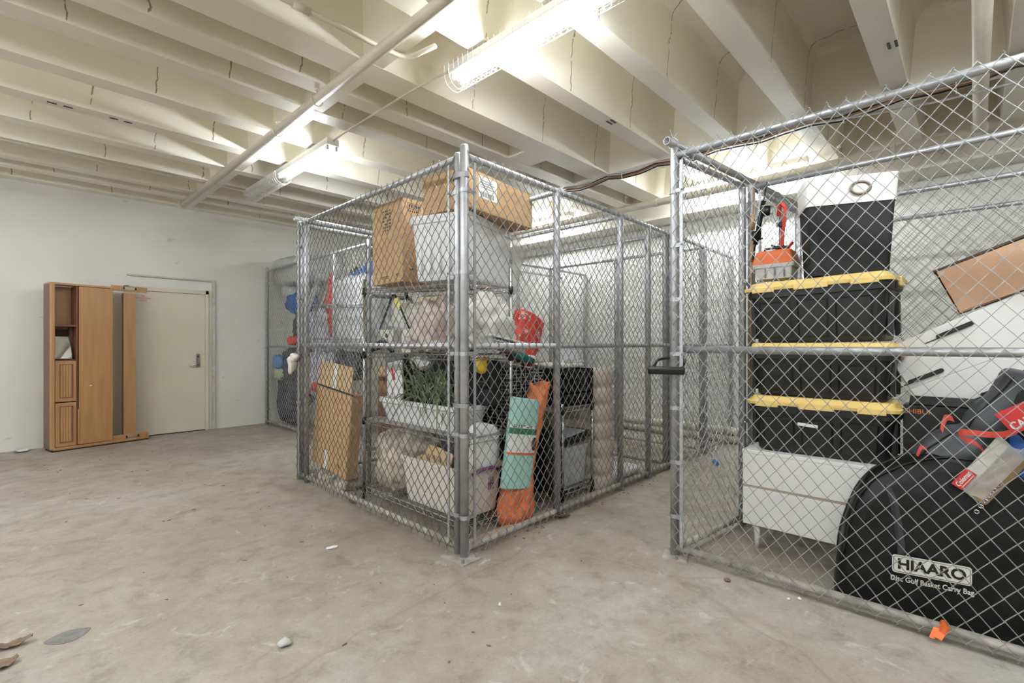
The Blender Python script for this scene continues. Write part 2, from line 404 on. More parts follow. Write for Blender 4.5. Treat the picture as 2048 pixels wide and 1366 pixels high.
t2 = MB().box(2.20,2.235,8.462,8.5,0,2.285); t2.box(1.17,2.235,8.468,8.5,2.262,2.285)
struct('trim_2', t2, mat('dirty trim paint', (.42,.38,.29), .55, col2=(.60,.56,.46), sc=16))

# ---------------------------------------------------------------- lamps
def fixture(x, y0, y1, z, label, lit, guard=True, group='caged fluorescent strip lights', guard_to=None):
    L = y1-y0; t = thing('fluorescent_fixture', label, 'light', (x, (y0+y1)/2, z), 0, group)
    h = MB(); h.rr([(z+.05, .054, L/2, .004), (z+.055, .06, L/2, .004), (z+.115, .06, L/2, .004)], 1)
    h.xf(TR(x, (y0+y1)/2, 0)); mk('housing', h, M['lampwhite'], t)
    for (a, b, on) in lit:
        for dx in (-.043, .043):
            mk('tube', MB().tube([(x+dx,a+.02,z+.022),(x+dx,b-.02,z+.022)], .0135, 10), M['tube'] if on else M['tube_off'], t, smooth=True)
            for q, s in ((a,1),(b,-1)):
                e = MB().box(x+dx-.012, x+dx+.012, min(q+.004*s,q+.02*s), max(q+.004*s,q+.02*s), z+.01, z+.058)
                mk('socket', e, M['lampwhite'], t)
    if guard:
        g = MB(); R = .09; cz = z+.045
        ga, gb = guard_to if guard_to else (y0, y1)
        n = int((gb-ga)/.05)
        arc = [(-.092,.06)] + [(R*math.cos(PI+PI*k/8), R*math.sin(PI+PI*k/8)) for k in range(9)] + [(.092,.06)]
        for k in range(n+1):
            y = ga + (gb-ga)*k/n
            g.tube([(x+p, y, cz+q) for p, q in arc], .0013, 4)
        for k in (1,3,5,7,9): g.tube([(x+arc[k][0], ga, cz+arc[k][1]), (x+arc[k][0], gb, cz+arc[k][1])], .0015, 4)
        mk('wire_guard', g, M['lampwhite'], t)
    return t
ZL = 3.185
fixture(2.25, .30, 2.73, ZL, 'large bright caged strip light nearest the camera, overhead at top of picture', [(1.42,2.70,True),(.32,1.40,False)])
fixture(2.20, 4.50, 6.86, ZL, 'half lit strip light farther left, its wire guard bunched at the far end', [(4.52,5.72,True)], guard_to=(5.72,6.84))
fixture(5.98, 1.30, 2.75, ZL+.03, 'lit strip light by the back beam, seen through the right cage', [(1.32,2.73,True)], guard=False)
fixture(5.98, 4.45, 5.75, ZL+.03, 'lit strip light by the back beam, behind the top cardboard box', [(4.47,5.73,True)], guard=False)
for y in (-2.4, 1.2, 4.4): # added fill lamps, unseen behind and beside the camera, to brighten the room
    fixture(-1.9, y, y+2.46, ZL, 'added fill strip light out of view behind the camera', [(y+.02,y+1.22,True),(y+1.24,y+2.44,True)], guard=False)
fixture(2.25, -2.5, -.05, ZL, 'added fill strip light out of view above the right cage front', [(-2.48,-1.29,True),(-1.26,-.07,True)], guard=False)  # unseen fill lamp added to brighten the right ceiling pans and cage

# ---------------------------------------------------------------- overhead pipes, conduits, cables
def hanger(mb, x, y, z, r):
    mb.tube([(x,y,ZJ+.02),(x,y,z+r+.015)], .0045, 6)
    mb.tube([(x, y+(r+.008)*math.sin(a), z+(r+.008)*math.cos(a)) if False else (x+(r+.008)*math.sin(a), y, z+(r+.012)*math.cos(a)) for a in [2*PI*k/14 for k in range(14)]], .004, 5, closed=True)
    mb.tube([(x,y,ZJ+.001),(x,y,ZJ-.012)], .02, 10)
t = thing('sprinkler_pipe', 'thick cream pipe slung under the ceiling joists from wall to camera', 'pipe', (1.70, 8.0, 3.2))
mk('pipe', MB().tube([(1.70,Y0,3.235),(1.70,7.98,3.235)], .038, 16), M['creampipe'], t, smooth=True)
mk('end_cap', MB().tube([(1.70,7.93,3.235),(1.70,8.0,3.235),(1.70,8.03,3.235)], [.045,.045,.02], 14), M['creampipe'], t, smooth=True)
for y in (7.9, 4.55, 3.75, .9):
    h = MB(); hanger(h, 1.70, y, 3.235, .038); mk('hanger', h, M['creampipe'], t)
t = thing('sprinkler_pipe', 'cream pipe with an elbow in front of the back beam, hung on rods', 'pipe', (5.86, 1.0, 3.2))
mk('pipe', MB().tube([(5.86,7.5,3.15),(5.86,.02,3.15),(5.85,-.02,3.15),(5.80,-.03,3.152),(1.74,-.03,3.225)], .045, 16), M['creampipe'], t, smooth=True)
mk('elbow', MB().tube([(5.86,.16,3.15),(5.86,.03,3.15),(5.845,-.018,3.15),(5.80,-.03,3.152),(5.70,-.03,3.152)], .056, 16), M['creampipe'], t, smooth=True)
for y in (3.45, 1.0, .55):
    h = MB(); hanger(h, 5.86, y, 3.15, .045); mk('hanger', h, M['creampipe'], t)
for y in (.62,.50,3.0): mk('coupling', MB().tube([(5.86,y-.03,3.15),(5.86,y+.03,3.15)], .052, 14), M['creampipe'], t, smooth=True)
t = thing('conduit', 'cream conduit running inside a ceiling pan and bending up past the cross rib', 'pipe', (.5,3.33,3.6))
mk('pipe', MB().tube([(-3,2.90,3.297),(1.80,2.875,3.297),(1.88,2.865,3.297),(1.925,2.84,3.297),(1.95,2.78,3.297),(1.98,2.60,3.297)], .017, 10), M['creampipe'], t, smooth=True)
mk('coupling', MB().tube([(1.16,2.88,3.297),(1.26,2.879,3.297)], .024, 10), M['creampipe'], t, smooth=True)
solo('conduit', MB().tube([(-3,6.9,3.30),(2.16,6.82,3.30)], .013, 8), M['creampipe'], 'thin cream conduit along a joist to the far end of the half lit strip light', 'pipe', smooth=True)
solo('conduit', MB().tube([(2.24,2.75,3.30),(2.22,3.2,3.312),(2.22,4.35,3.312),(2.2,4.5,3.28)], .009, 8), M['creampipe'], 'thin conduit linking the two near strip lights', 'pipe', smooth=True)
solo('conduit', MB().tube([(2.2,6.6,3.25),(2.9,6.75,3.29),(4.6,6.8,3.3)], .006, 6), M['creampipe'], 'thin cable past the far strip light over the left cage', 'cable', smooth=True)
# bundle of cables above the aisle, carrying on over the right cage
def cable(y0, y1, r, dx, dz, m, name, lab, sag=.03, n=30, wav=.012, sd=1):
    P = []
    for k in range(n+1):
        y = y0+(y1-y0)*k/n
        P.append((4.88+dx+wav*noise.noise((y*1.7,sd,0)), y, 3.265+dz-.045*abs(math.sin((y-.455)*PI/.672))+wav*noise.noise((y*2.1,sd,5))))
    return MB().tube(P, r, 6)
t = thing('cable_bundle', 'sagging bundle of brown and grey cables strapped under the joists', 'cable', (4.88,1.5,3.1))
for k, (dx, dz, r, mm) in enumerate([(0,.03,.010,'rust'),(.03,.035,.010,'black'),(-.02,.02,.008,'greyl'),(.02,.01,.009,'rust'),(.05,.02,.008,'black'),(0,0,.008,'card3'),(.035,-.01,.007,'black')]):
    mk('cable', cable(-2.5, 3.75, r, dx, dz, M[mm], '', '', sd=k*3.1), M[mm], t, smooth=True)
fx = MB(); yy=-2.5
P = [(4.84+.0*k, -2.5+3.6*k/300, 3.285-.03*abs(math.sin((-2.5+3.6*k/300-.455)*PI/.672))) for k in range(301)]
fx.tube(P, [.022 if k%2 else .017 for k in range(301)], 8); mk('ribbed_conduit', fx, M['greyl'], t, smooth=True)
P = [(4.80, .95-2.2*k/160, 3.20-.09*math.sin(PI*min(1,k/150))) for k in range(161)]
mk('flexible_conduit', MB().tube(P, [.010 if k%2 else .0075 for k in range(161)], 6), M['galv'], t)
for y in (2.9,2.2,1.5,.8,.1,-.4): mk('strap', MB().tube([(4.89+.06*math.cos(a), y, 3.235+.06*math.sin(a)) for a in [2*PI*k/12 for k in range(12)]], .004, 4, closed=True), M['white'], t)
for (x,y) in ((5.3,2.7),(5.3,.2)):
    pass
for (x, y, lab) in ((4.115,.40,'black slot of a cast-in insert on a joist over the right cage'),(.32,5.56,'black slot of a cast-in insert, left of two on a far joist at left'),(.72,5.55,'black slot of a cast-in insert, right of two on a far joist at left'),(3.79,2.38,'rusty cast-in insert on a joist behind the corner posts')):
    t = thing('ceiling_insert', lab, 'insert', (x,y,3.318))
    for s in (-1,1): mk('slot', MB().box(x-.045,x+.045,y+s*.02-.008,y+s*.02+.008,3.316,3.3215) if x > 3 else MB().box(x+s*.05-.03,x+s*.05+.03,y-.009,y+.009,3.316,3.3215), M['black'], t)
for (x, y, lab) in ((3.62,.83,'round grey cover plate in the ceiling pan over the right cage'),(4.40,1.49,'round grey cover plate in the pan left of it')):
    solo('cover_plate', MB().tube([(x,y,3.855),(x,y,3.872)], .045, 20), M['creampipe'], lab, 'plate')
# ---------------------------------------------------------------- chain link fences
W2, H2 = .0385, .0465          # half mesh pitch
def chain(A, B, z0, z1, r=.0023, off=.03, n=4, sag=0, seed=0):
    A, B = Vector((*A,0)), Vector((*B,0)); L = (B-A).length; d = (B-A)/L; nn = Vector((-d.y, d.x, 0))*off; up = Vector((0,0,1)); nx = Vector((-d.y,d.x,0))
    cnt = int(L/W2); ks = int((z1-z0)/H2); mb = MB(); hz = (z1-z0)/ks; ws = L/cnt
    sq = [(math.cos(PI/4+PI/2*q)*r*1.2, math.sin(PI/4+PI/2*q)*r*1.2) for q in range(n)]
    for i in range(cnt):
        o = len(mb.v); flip = i % 2
        for k in range(ks+1):
            s = i*ws + (ws if (k+flip) % 2 else 0)
            s += .004*noise.noise((i*.13, k*.21, seed)); z = z0+k*hz + .004*noise.noise((i*.17, k*.11, seed+9))
            e = r*.9*(1 if flip else -1)
            p = A + d*s + nn + nx*e + up*z
            for a, b in sq: mb.v.append(p + d*a + nx*b)
        for k in range(ks):
            for q in range(n):
                q2 = (q+1) % n
                mb.f.append((o+k*n+q, o+k*n+q2, o+(k+1)*n+q2, o+(k+1)*n+q))
        # twisted ends standing past the rails
        if i % 2 == 0:
            for zz, sg in ((z1,1),(z0,-1)):
                c = A + d*((i + (1 if (ks if sg>0 else 0)%2 else 0))*ws) + nn
                mb.tube([c+up*(zz-sg*.004), c+up*(zz+sg*.007)+d*.005, c+up*(zz+sg*.015)-d*.003], r, 3)
    return mb
def pole(x, y, z0, z1, r): return MB().tube([(x,y,z0),(x,y,z1-.012),(x,y,z1)], [r,r,r*.8], 14)
def fence(label, A, B, posts=(), top=2.46, mid=1.297, bot=.055, mesh=True, off=.03, r_post=.026, r_rail=.0195, ends=True, endh=2.49, bars=False, bands=0, plates=False, ties=True, dirty=True, n=4, group='chain link panels of the storage cages', mesh_z=(.035,2.475), cat='fence', wr=.0023, wm='wire'):
    A, B = Vector(A), Vector(B); L = (B-A).length; d = (B-A)/L; nx = Vector((-d.y, d.x))*(1 if off>0 else -1)
    c = (A+B)/2; t = thing('chain_link_fence', label, cat, (c.x, c.y, 0), 0, group)
    at = lambda s: A + d*s
    PS = ([0, L] if ends is True else list(ends) if ends else []) + list(posts)
    for i, s in enumerate(PS):
        p = at(s); hh = endh if i < 2 else top-.01
        mk('post', pole(p.x, p.y, 0, hh, r_post), M['galv'], t, smooth=True)
        if plates:
            m = MB().cbox((p.x,p.y,.006), (.15,.15,.012), RZ(45+math.degrees(math.atan2(d.y,d.x))).to_3x3())
            mk('base_plate', m, M['rail_dirty'], t)
            for q in range(2):
                a = q*PI+ .3
                mk('anchor_bolt', MB().tube([(p.x+.055*math.cos(a),p.y+.055*math.sin(a),.01),(p.x+.055*math.cos(a),p.y+.055*math.sin(a),.03)], .011, 6), M['galvd'], t)
    for z, nm, mm in ((top,'top_rail','galv'),(mid,'mid_rail','galv'),(bot,'bottom_rail','rail_dirty' if dirty else 'galv')):
        if z: mk(nm, MB().tube([(A.x,A.y,z),(B.x,B.y,z)], r_rail, 12), M[mm], t, smooth=True)
    if mesh:
        mk('wire_mesh', chain((A.x,A.y),(B.x,B.y), mesh_z[0], mesh_z[1], off=off, n=n, seed=L*3.3+A.x, r=wr), M[wm], t)
    if bars:
        for s in (.055, L-.055) if bars is True else bars:
            p = at(s) + nx*.028
            m = MB().cbox((p.x,p.y,1.25), (.019,.006,2.36), Matrix.Rotation(math.atan2(d.y,d.x),3,'Z')); mk('tension_bar', m, M['galv'], t)
            for k in range(bands):
                z = .25 + 2.0*k/(bands-1); e = at(0 if s < L/2 else L)
                ring = MB()
                q = [(e.x+(r_post+.004)*math.cos(a), e.y+(r_post+.004)*math.sin(a)) for a in [2*PI*j/14 for j in range(14)]]
                ring.loft([[(*v, z-.012) for v in q],[(*v, z+.012) for v in q]], False, False)
                tab = at(.03 if s<L/2 else L-.03) + nx*.022
                ring.cbox((tab.x,tab.y,z), (.085,.008,.024), Matrix.Rotation(math.atan2(d.y,d.x),3,'Z'))
                bt = p + nx*.004; ring.tube([(bt.x-nx.x*.012,bt.y-nx.y*.012,z),(bt.x+nx.x*.012,bt.y+nx.y*.012,z)], .006, 6)
                mk('band', ring, M['galv'], t, smooth=False)
    if ties:
        m = MB(); kk = int(L/.45)
        for k in range(1, kk):
            s = L*k/kk; p = at(s)
            for z in (top, mid):
                if z: m.tube([(p.x+nx.x*a+d.x*.01*b, p.y+nx.y*a+d.y*.01*b, z+c2) for a,b,c2 in ((-.02,0,.0),(0,.3,.022),(.024,1,0),(.002,1.5,-.022),(-.02,2,-.004))], .0017, 4)
        if m.v: mk('tie_wires', m, M['wire'], t)
    return t
CA = (1.945, 2.262)
# middle cage: front-left gate face, aisle face, rear face, dividers
f1 = fence('gate face of the middle cage, left of the tall paired corner posts', (1.975,4.74), (1.95,2.33), posts=(.165,), off=-.028, bars=True, bands=5, endh=2.50, plates=False, ties=True, top=2.468, r_post=.0235, wr=.0023, wm='wire_shaded')
# hinge side frame of the gate
f2 = fence('aisle face of the middle cage, from the corner posts to the back wall', CA, (6.70,2.36), posts=(.93,1.87,2.40,2.90,3.85), off=-.03, bars=(.06,), bands=5, endh=2.53, r_post=.0275, ties=True, top=2.465, wm='wire_mid')
p = thing('corner_plate', 'steel foot plate bolted to the floor under the paired corner posts', 'plate', (1.945,2.29,0))
mk('plate', MB().cbox((1.93,2.275,.005), (.155,.21,.010), RZ(0).to_3x3()), M['rail_dirty'], p)
for a, b in ((-.055,-.08),(.06,-.075),(-.05,.085)): mk('anchor_bolt', MB().tube([(1.93+a,2.275+b,.009),(1.93+a,2.275+b,.032)], .011, 6), M['galvd'], p)
for z0,z1,lab in ((2.33,2.36,'worn steel clamp strapping the paired corner posts near their tops'),(.92,.945,'worn steel clamp strapping the paired corner posts low down')):
    cl = MB()
    ring = [(1.945+.034*math.cos(a), 2.296+.068*math.sin(a)) for a in [2*PI*j/18 for j in range(18)]]
    cl.loft([[(*v,z0) for v in ring],[(*v,z1) for v in ring]], False, False)
    solo('post_clamp', cl, M['galvd'], lab, 'clamp')
fence('rear face of the middle cage run, behind the shelves', (2.0,4.72), (6.70,4.72), posts=(.95,1.9,2.85,3.8), off=.03, bot=.055, n=3, wm='wire_mid', wr=.0017, ties=False, endh=2.47)
fence('divider panel behind the beige air mattress in the middle cage', (3.835,2.31), (3.835,4.70), posts=(), off=.03, n=3, wm='wire_mid', wr=.0017, ties=False, ends=(2.37,), endh=2.47)
fence('divider panel one bay past the air mattress', (4.80,2.33), (4.80,4.70), posts=(), off=.03, n=3, wm='wire_mid', wr=.0017, ties=False, ends=(.03,), endh=2.47)
fence('divider panel in the last bay before the back wall', (5.76,2.34), (5.76,4.70), posts=(1.2,), off=.03, n=3, wm='wire_mid', wr=.0017, ties=False, ends=(.03,), endh=2.47)
solo('tie_rail', MB().tube([(2.885,2.29,2.46),(2.885,4.70,2.46)], .0195, 12), M['galv'], 'bare rail tying the middle cage across above the orange roll', 'rail', smooth=True)
t = thing('tie_tube', 'long open ended tube laid on the rear posts of the middle cage', 'rail', (1.9,4.79,2.5))
mk('tube', MB().pipe((1.93,4.755,2.522),(4.7,4.755,2.522), .0245, .021), M['galv'], t, smooth=True)
mk('wire_tie', MB().tube([(1.975,4.755+.03*math.cos(a),2.522+.032*math.sin(a)) for a in [2*PI*k/12 for k in range(12)]], .003, 5, closed=True).tube([(1.975,4.755,2.55),(1.97,4.77,2.60)], .003, 4), M['galvd'], t)
# left cage by the wall
fence('front face of the left cage, beside the door wall', (2.96,8.36), (2.98,5.2), posts=(1.3,2.3), off=-.03, n=3, wm='wire_mid', wr=.0017, bars=(.05,), bands=5, endh=2.56, top=2.50, mid=1.27, r_post=.026)
fence('side panel of the left cage along the passage behind the shelves', (2.98,5.2), (6.7,5.2), posts=(.7,1.5,2.6), off=-.03, n=3, wm='wire_mid', wr=.0017, ties=False, ends=(0,), endh=2.5)
# right cage
f3 = fence('front face of the right cage, before the stacked totes', (2.868,1.345), (2.862,-1.75), posts=(2.2,), off=-.032, bars=(.055,), bands=7, endh=2.53, r_post=.027, r_rail=.0205, plates=False, mid=1.275, top=2.475, mesh_z=(.03,2.503), wr=.0023)
pp = thing('corner_plate', 'steel foot plate under the padlocked post of the right cage', 'plate', (2.86,1.345,0))
mk('plate', MB().cbox((2.855,1.335,.005), (.14,.14,.010), RZ(20).to_3x3()), M['rail_dirty'], pp)
for a, b in ((-.05,-.03),(.04,.05)): mk('anchor_bolt', MB().tube([(2.855+a,1.335+b,.009),(2.855+a,1.335+b,.03)], .011, 6), M['galvd'], pp)
fence('side face of the right cage along the aisle, left of the totes', (2.89,1.325), (3.72,1.225), off=-.02, ends=(.83,), endh=2.46, mid=1.275, bars=(.79,), bands=5, ties=False, r_post=.026, wr=.0021)
fence('rear panel of the right cage, behind the totes and tilted drawer unit', (3.78,1.185), (3.78,-1.75), posts=(1.6,), off=.03, bars=(.05,), bands=5, n=3, wm='wire_mid', wr=.0017, ends=(0,), endh=2.48)
fence('next panel back behind the right cage', (4.72,1.10), (4.72,-1.75), posts=(), off=.03, n=3, wm='wire_mid', wr=.0017, ties=False, ends=(0,), endh=2.48)
fence('farthest panel before the back wall, behind the right cage', (5.70,1.02), (5.70,-1.75), posts=(), off=.03, n=3, wm='wire_mid', wr=.0017, ties=False, ends=(0,), endh=2.48, mid=None)
fence('aisle side panel behind the red strap, past the right cage', (3.80,1.185), (6.70,1.0), off=-.02, n=3, wm='wire_mid', wr=.0017, ties=False, ends=(2.9,), endh=2.47)
t = thing('tie_tube', 'open ended tube running back along the top of the right cage', 'rail', (2.85,1.35,2.55))
mk('tube', MB().pipe((2.80,1.365,2.555),(5.75,1.04,2.535), .0245, .0205), M['galvd'], t, smooth=True)
mk('wire_tie', MB().tube([(2.87,1.356+.032*math.cos(a),2.555+.034*math.sin(a)) for a in [2*PI*k/12 for k in range(12)]], .003, 5, closed=True).tube([(2.87,1.356,2.585),(2.86,1.37,2.64)], .003, 4).tube([(2.87,1.356,2.585),(2.88,1.33,2.62)], .003, 4), M['galvd'], t)
# curbs the bottom rails stand over
solo('dunnage_strip', MB().box(2.0,4.82,2.335,2.40,0,.03), M['curb'], 'low dusty strip along the aisle side bottom rail of the middle cage', 'strip')

# black shackle lock on the right cage post
t = thing('shackle_lock', 'black U-shaped shackle lock round the right cage corner post', 'lock', (2.85,1.36,1.15))
M4 = TR(2.80,1.36,1.165) @ RZ(18) @ RY(-14)
mk('crossbar', MB().rr([(-.105,.017,.02,.012),(-.098,.02,.023,.014),(.098,.02,.023,.014),(.105,.017,.02,.012)], 4).xf(M4 @ TR(-.06,0,0) @ RX(90)), M['black'], t, smooth=True)
P = [(-.06,-.085,0),(.14,-.085,0)] + [(.14+.085*math.sin(a),-.085*math.cos(a),0) for a in [PI*k/8 for k in range(1,8)]] + [(.14,.085,0),(-.06,.085,0)]
mk('shackle', MB().tube([M4 @ Vector(q) for q in P], .0085, 10), M['black'], t, smooth=True)
# things tied to the fences
tg = thing('marker_tape', 'orange plastic tape tied to the bottom rail before the black carry bag', 'tape', (2.83,.10,.05))
mk('knot', MB().tube([(2.835,.10,.055),(2.832,.095,.08),(2.852,.10,.084),(2.875,.105,.05)], [.014,.015,.013,.012], 6), M['orange'], tg)
mk('tail', MB().grid(lambda a,b: (2.828-.012*a+.008*math.sin(4*a), .075+.03*b+.03*a, .075-.055*a+.012*b), 5, 2), M['orange'], tg, solid=.001)
mk('tail', MB().grid(lambda a,b: (2.828-.02*a, .112+.02*b+.015*a, .065-.045*a), 4, 2), M['orange'], tg, solid=.001)
gm = blob((1.925,4.775,1.13), (.07,.075,.17), 0, 26, 2.6, .022, 14, 3, tilt=RX(14))
gm.join(blob((1.92,4.70,1.175), (.05,.12,.05), 0, 20, 2.4, .016, 16, 8, tilt=RX(-22))).join(blob((1.93,4.735,1.195), (.08,.09,.06), 0, 18, 2.4, .016, 16, 9)).join(blob((1.915,4.80,1.06), (.04,.05,.09), 0, 18, 2.4, .014, 18, 12, tilt=RX(20)))
solo('work_glove', gm, mat('worn white leather', (.66,.62,.56), .7, var=.12, sc=20, bump=.4, bsc=40), 'white cloth knotted round the far left post of the middle cage', 'cloth', smooth=True)
# ---------------------------------------------------------------- leaning bed wall unit by the door
AW = 11.0
bt = thing('headboard_unit', 'honey oak headboard bookcase stood on end against the wall by the door', 'furniture', (.375,8.07,0), AW)
def L(m): return m   # local frame: x to the right, y to the wall, z up
def lb(name, b, mm, par=bt, bev=.004): return local(name, MB().box(*b), M[mm], par, bevel=bev)
local('side_panel', MB().rr([(.02,.018,.13,.015,.018,.13),(2.05,.018,.13,.015,.018,.13)], 4), M['oakd'], bt, bevel=.006)  # shadow side of the unit, its shade put into the darker oak colour
lb('edge_strip', (.0,.045,-.012,.03,.02,2.05), 'oak', bev=.01)
lb('top_panel', (.0,.62,-.008,.22,2.035,2.06), 'oak')
lb('base_panel', (.02,1.015,-.02,.22,.012,.045), 'oak')
local('floor_strip', MB().box(.01,1.0,-.03,.23,0,.012), M['black'], bt)
lb('back_panel', (.04,.60,.19,.205,.05,2.03), 'oak')
lb('divider', (.245,.262,0,.19,.05,2.03), 'oakd', bev=.002)
lb('shelf', (.045,.25,.0,.19,1.525,1.547), 'oakd', bev=.002)
lb('shelf', (.045,.25,.03,.19,1.10,1.118), 'oakd', bev=.002)
local('mirror', MB().box(.05,.215,-.0025,.0025,-.195,.195).xf(TR(0,.10,1.31) @ RX(-21)), M['mirror'], bt)
lb('mirror_post', (.215,.245,.12,.19,1.12,1.52), 'oakd', bev=.002)
for z0, z1 in ((.60,1.10),(.05,.585)):
    dpan = lb('door_panel', (.047,.245,.0,.018,z0,z1), 'oak')
    fl = MB()
    for k in range(4):
        x = .098+k*.026
        fl.loft([[(x+.0115*math.cos(a)*1.0+.0115, .0-.010*math.sin(a)+.002, z) for a in [PI*q/6 for q in range(7)]] for z in (z0+.06, z1-.05)])
    local('fluted_moulding', fl, M['oak'], dpan)
    rec = MB()
    for b in [(.088,.094,-.004,.004,z0+.05,z1-.04),(.205,.214,-.006,.004,z0+.05,z1-.04),(.088,.214,-.003,.004,z0+.045,z0+.052),(.088,.214,-.003,.004,z1-.047,z1-.04)]: rec.box(*b)
    local('frame_moulding', rec, M['oakd'], dpan)
local('door_panel', MB().rr([(.052,.158,.010,.004),(2.03,.158,.010,.004)], 2).xf(TR(.428,.002,0)), M['oak'], bt)
lb('pull_strip', (.258,.276,-.014,.008,.06,.50), 'oak')
lb('side_rail', (.585,.612,-.008,.20,.045,2.04), 'oak')
lb('side_plank', (.735,.868,.01,.03,.085,1.99), 'oak', bev=.003)
lb('plank_edge', (.726,.735,.008,.05,.085,1.99), 'oakd', bev=.002)
tr_ = lb('cross_rail', (.60,1.0,.0,.022,2.015,2.085), 'oak')
br_ = lb('cross_rail', (.61,1.015,.0,.022,.045,.10), 'oak')
for par, z, x in ((tr_,2.055,.80),(br_,.065,.83)):
    local('latch', MB().box(x-.055,x+.055,-.006,.0,z-.016,z+.016), M['satin'], par, bevel=.002)
    for dx in (-.066,.066): local('latch_end', MB().box(x+dx-.008,x+dx+.008,-.006,.0,z-.017,z+.017), M['black'], par)
local('label', MB().box(.372,.395,-.0095,-.0088,.775,.787), M['paper'], bt)

# ---------------------------------------------------------------- tall wire shelving unit in the corner of the middle cage
def wire_deck(x0,x1,y0,y1,z,zr=0,n=22,r=.0022,truss=True):
    """wire shelf: frame rails, zigzag truss, close set wires; zr tilts it along y"""
    m = MB(); zz = lambda y: z + zr*(y-y0)/(y1-y0)
    for dz in (0,-.035):
        m.tube([(x0,y0,zz(y0)+dz),(x0,y1,zz(y1)+dz)], .0035, 6); m.tube([(x1,y0,zz(y0)+dz),(x1,y1,zz(y1)+dz)], .0035, 6)
        m.tube([(x0,y0,zz(y0)+dz),(x1,y0,zz(y0)+dz)], .0035, 6); m.tube([(x0,y1,zz(y1)+dz),(x1,y1,zz(y1)+dz)], .0035, 6)
    k = int((y1-y0)/.0254)
    for i in range(k+1):
        y = y0+(y1-y0)*i/k; m.tube([(x0,y,zz(y)+.003),(x1,y,zz(y)+.003)], r, 4, caps=False)
    for x in (x0,x1):
        q = int((y1-y0)/.05); m.tube([(x,y0+(y1-y0)*i/q,zz(y0+(y1-y0)*i/q)-(.035 if i%2 else 0)) for i in range(q+1)], .0022, 4)
    for y in (y0,y1):
        q = max(2,int((x1-x0)/.05)); m.tube([(x0+(x1-x0)*i/q,y,zz(y)-(.035 if i%2 else 0)) for i in range(q+1)], .0022, 4)
    return m
SX0,SX1,SY0,SY1 = 2.11,2.53,2.43,3.75
def shelving(label, x0,x1,y0,y1,h,decks,tops=None):
    t = thing('wire_shelving', label, 'shelving', ((x0+x1)/2,(y0+y1)/2,0))
    for x in (x0,x1):
        for y in (y0,y1):
            pz = h(x,y) if callable(h) else h
            po = mk('post', MB().tube([(x,y,.03),(x,y,pz)], .0127, 10), M['chrome'], t, smooth=True)
            mk('foot', MB().tube([(x,y,0),(x,y,.035)], .018, 10), M['black'], po, smooth=True)
            for z in decks:
                zz = z[0] + (z[1] if y == y1 else 0)
                mk('collar', MB().tube([(x,y,zz-.045),(x,y,zz+.012)], [.021,.017], 10), M['black'], po, smooth=True)
    for z in decks: mk('wire_shelf', wire_deck(x0,x1,y0,y1,z[0],z[1]), M['chrome'], t)
    return t
shelving('tall chrome wire shelving unit crammed in the front corner of the middle cage', SX0,SX1,SY0,SY1, 1.86, [(.105,0),(.675,.0),(1.235,0),(1.715,.06)])

# loads on the shelving ------------------------------------------------
def carton(label, c, d, rz, mm, tape=True, group=None, tilt=None, marks=()):
    t = thing('cardboard_box', label, 'box', c, rz, group)
    T = tilt if tilt else Matrix()
    x,y,z = d
    b = MB().box(-x/2,x/2,-y/2,y/2,0,z).xf(T); local('body', b, M[mm], t, bevel=.006)
    fl = MB()
    fl.box(-x/2+.002,-.002,-y/2+.002,y/2-.002,z,z+.004); fl.box(.002,x/2-.002,-y/2+.002,y/2-.002,z,z+.004)
    local('top_flaps', fl.xf(T), M[mm], t)
    if tape:
        tp = MB().box(-.025,.025,-y/2-.001,y/2+.001,z+.004,z+.0052); tp.box(-.025,.025,-y/2-.0012,-y/2,z-.09,z+.0045)
        local('packing_tape', tp.xf(T), M['card2'], t)
    return t
tb = carton('tall brown carton with black print, on top of the corner shelving at left', (2.31,3.40,1.792), (.40,.44,.645), 0, 'card')
# print on the two seen faces (lines too small to read are bars)
def bars(par, fr, rows, m=M['ink']):
    b = MB()
    for (x0,x1,y0,y1) in rows: b.add([fr @ Vector(q) for q in ((x0,y0,0),(x1,y0,0),(x1,y1,0),(x0,y1,0),(x0,y0,.0008),(x1,y0,.0008),(x1,y1,.0008),(x0,y1,.0008))], [(0,1,2,3),(4,5,6,7),(0,1,5,4),(1,2,6,5),(2,3,7,6),(3,0,4,7)])
    return mk('print', b, m, par)
fl_ = facing((2.109,3.40,1.79), (0,-1,0)); fr_ = facing((2.31,3.179,1.79), (1,0,0))
random.seed(4)
rows = []
for k in range(7):
    for j in range(4):
        if random.random() < .85: rows.append((-.06+j*.032, -.06+j*.032+random.uniform(.012,.028), .42+k*.026, .42+k*.026+.013))
bars(tb, fl_, rows)
bars(tb, fl_, [(-.10,.03,.055,.061),(-.08,.02,.043,.048)])
bars(tb, fr_, [(-.155,-.03,.615,.618),(-.155,-.03,.572,.575),(-.155,-.152,.572,.618),(-.033,-.03,.572,.618)]+[(-.145+k*.022,-.145+k*.022+.014,.583,.606) for k in range(5)]+[(-.15+k*.018,-.15+k*.018+.011,.548,.560) for k in range(6)])
def recycle(par, fr, s):
    b = MB()
    for k in range(3):
        a = 2*PI*k/3
        R = Matrix.Rotation(a,4,'Z')
        P = [Vector((-.5,.35,0)),Vector((.18,.35,0)),Vector((.18,.55,0)),Vector((.55,.2,0)),Vector((.18,-.05,0)),Vector((.18,.12,0)),Vector((-.32,.12,0))]
        b.add([fr @ (R @ (p*s)) for p in P], [tuple(range(7))]); 
    return mk('recycling_mark', b, M['ink'], par, solid=.0006)
recycle(tb, fl_ @ TR(.15,.06,.0012), .028); recycle(tb, fr_ @ TR(-.12,.10,.0012), .03)

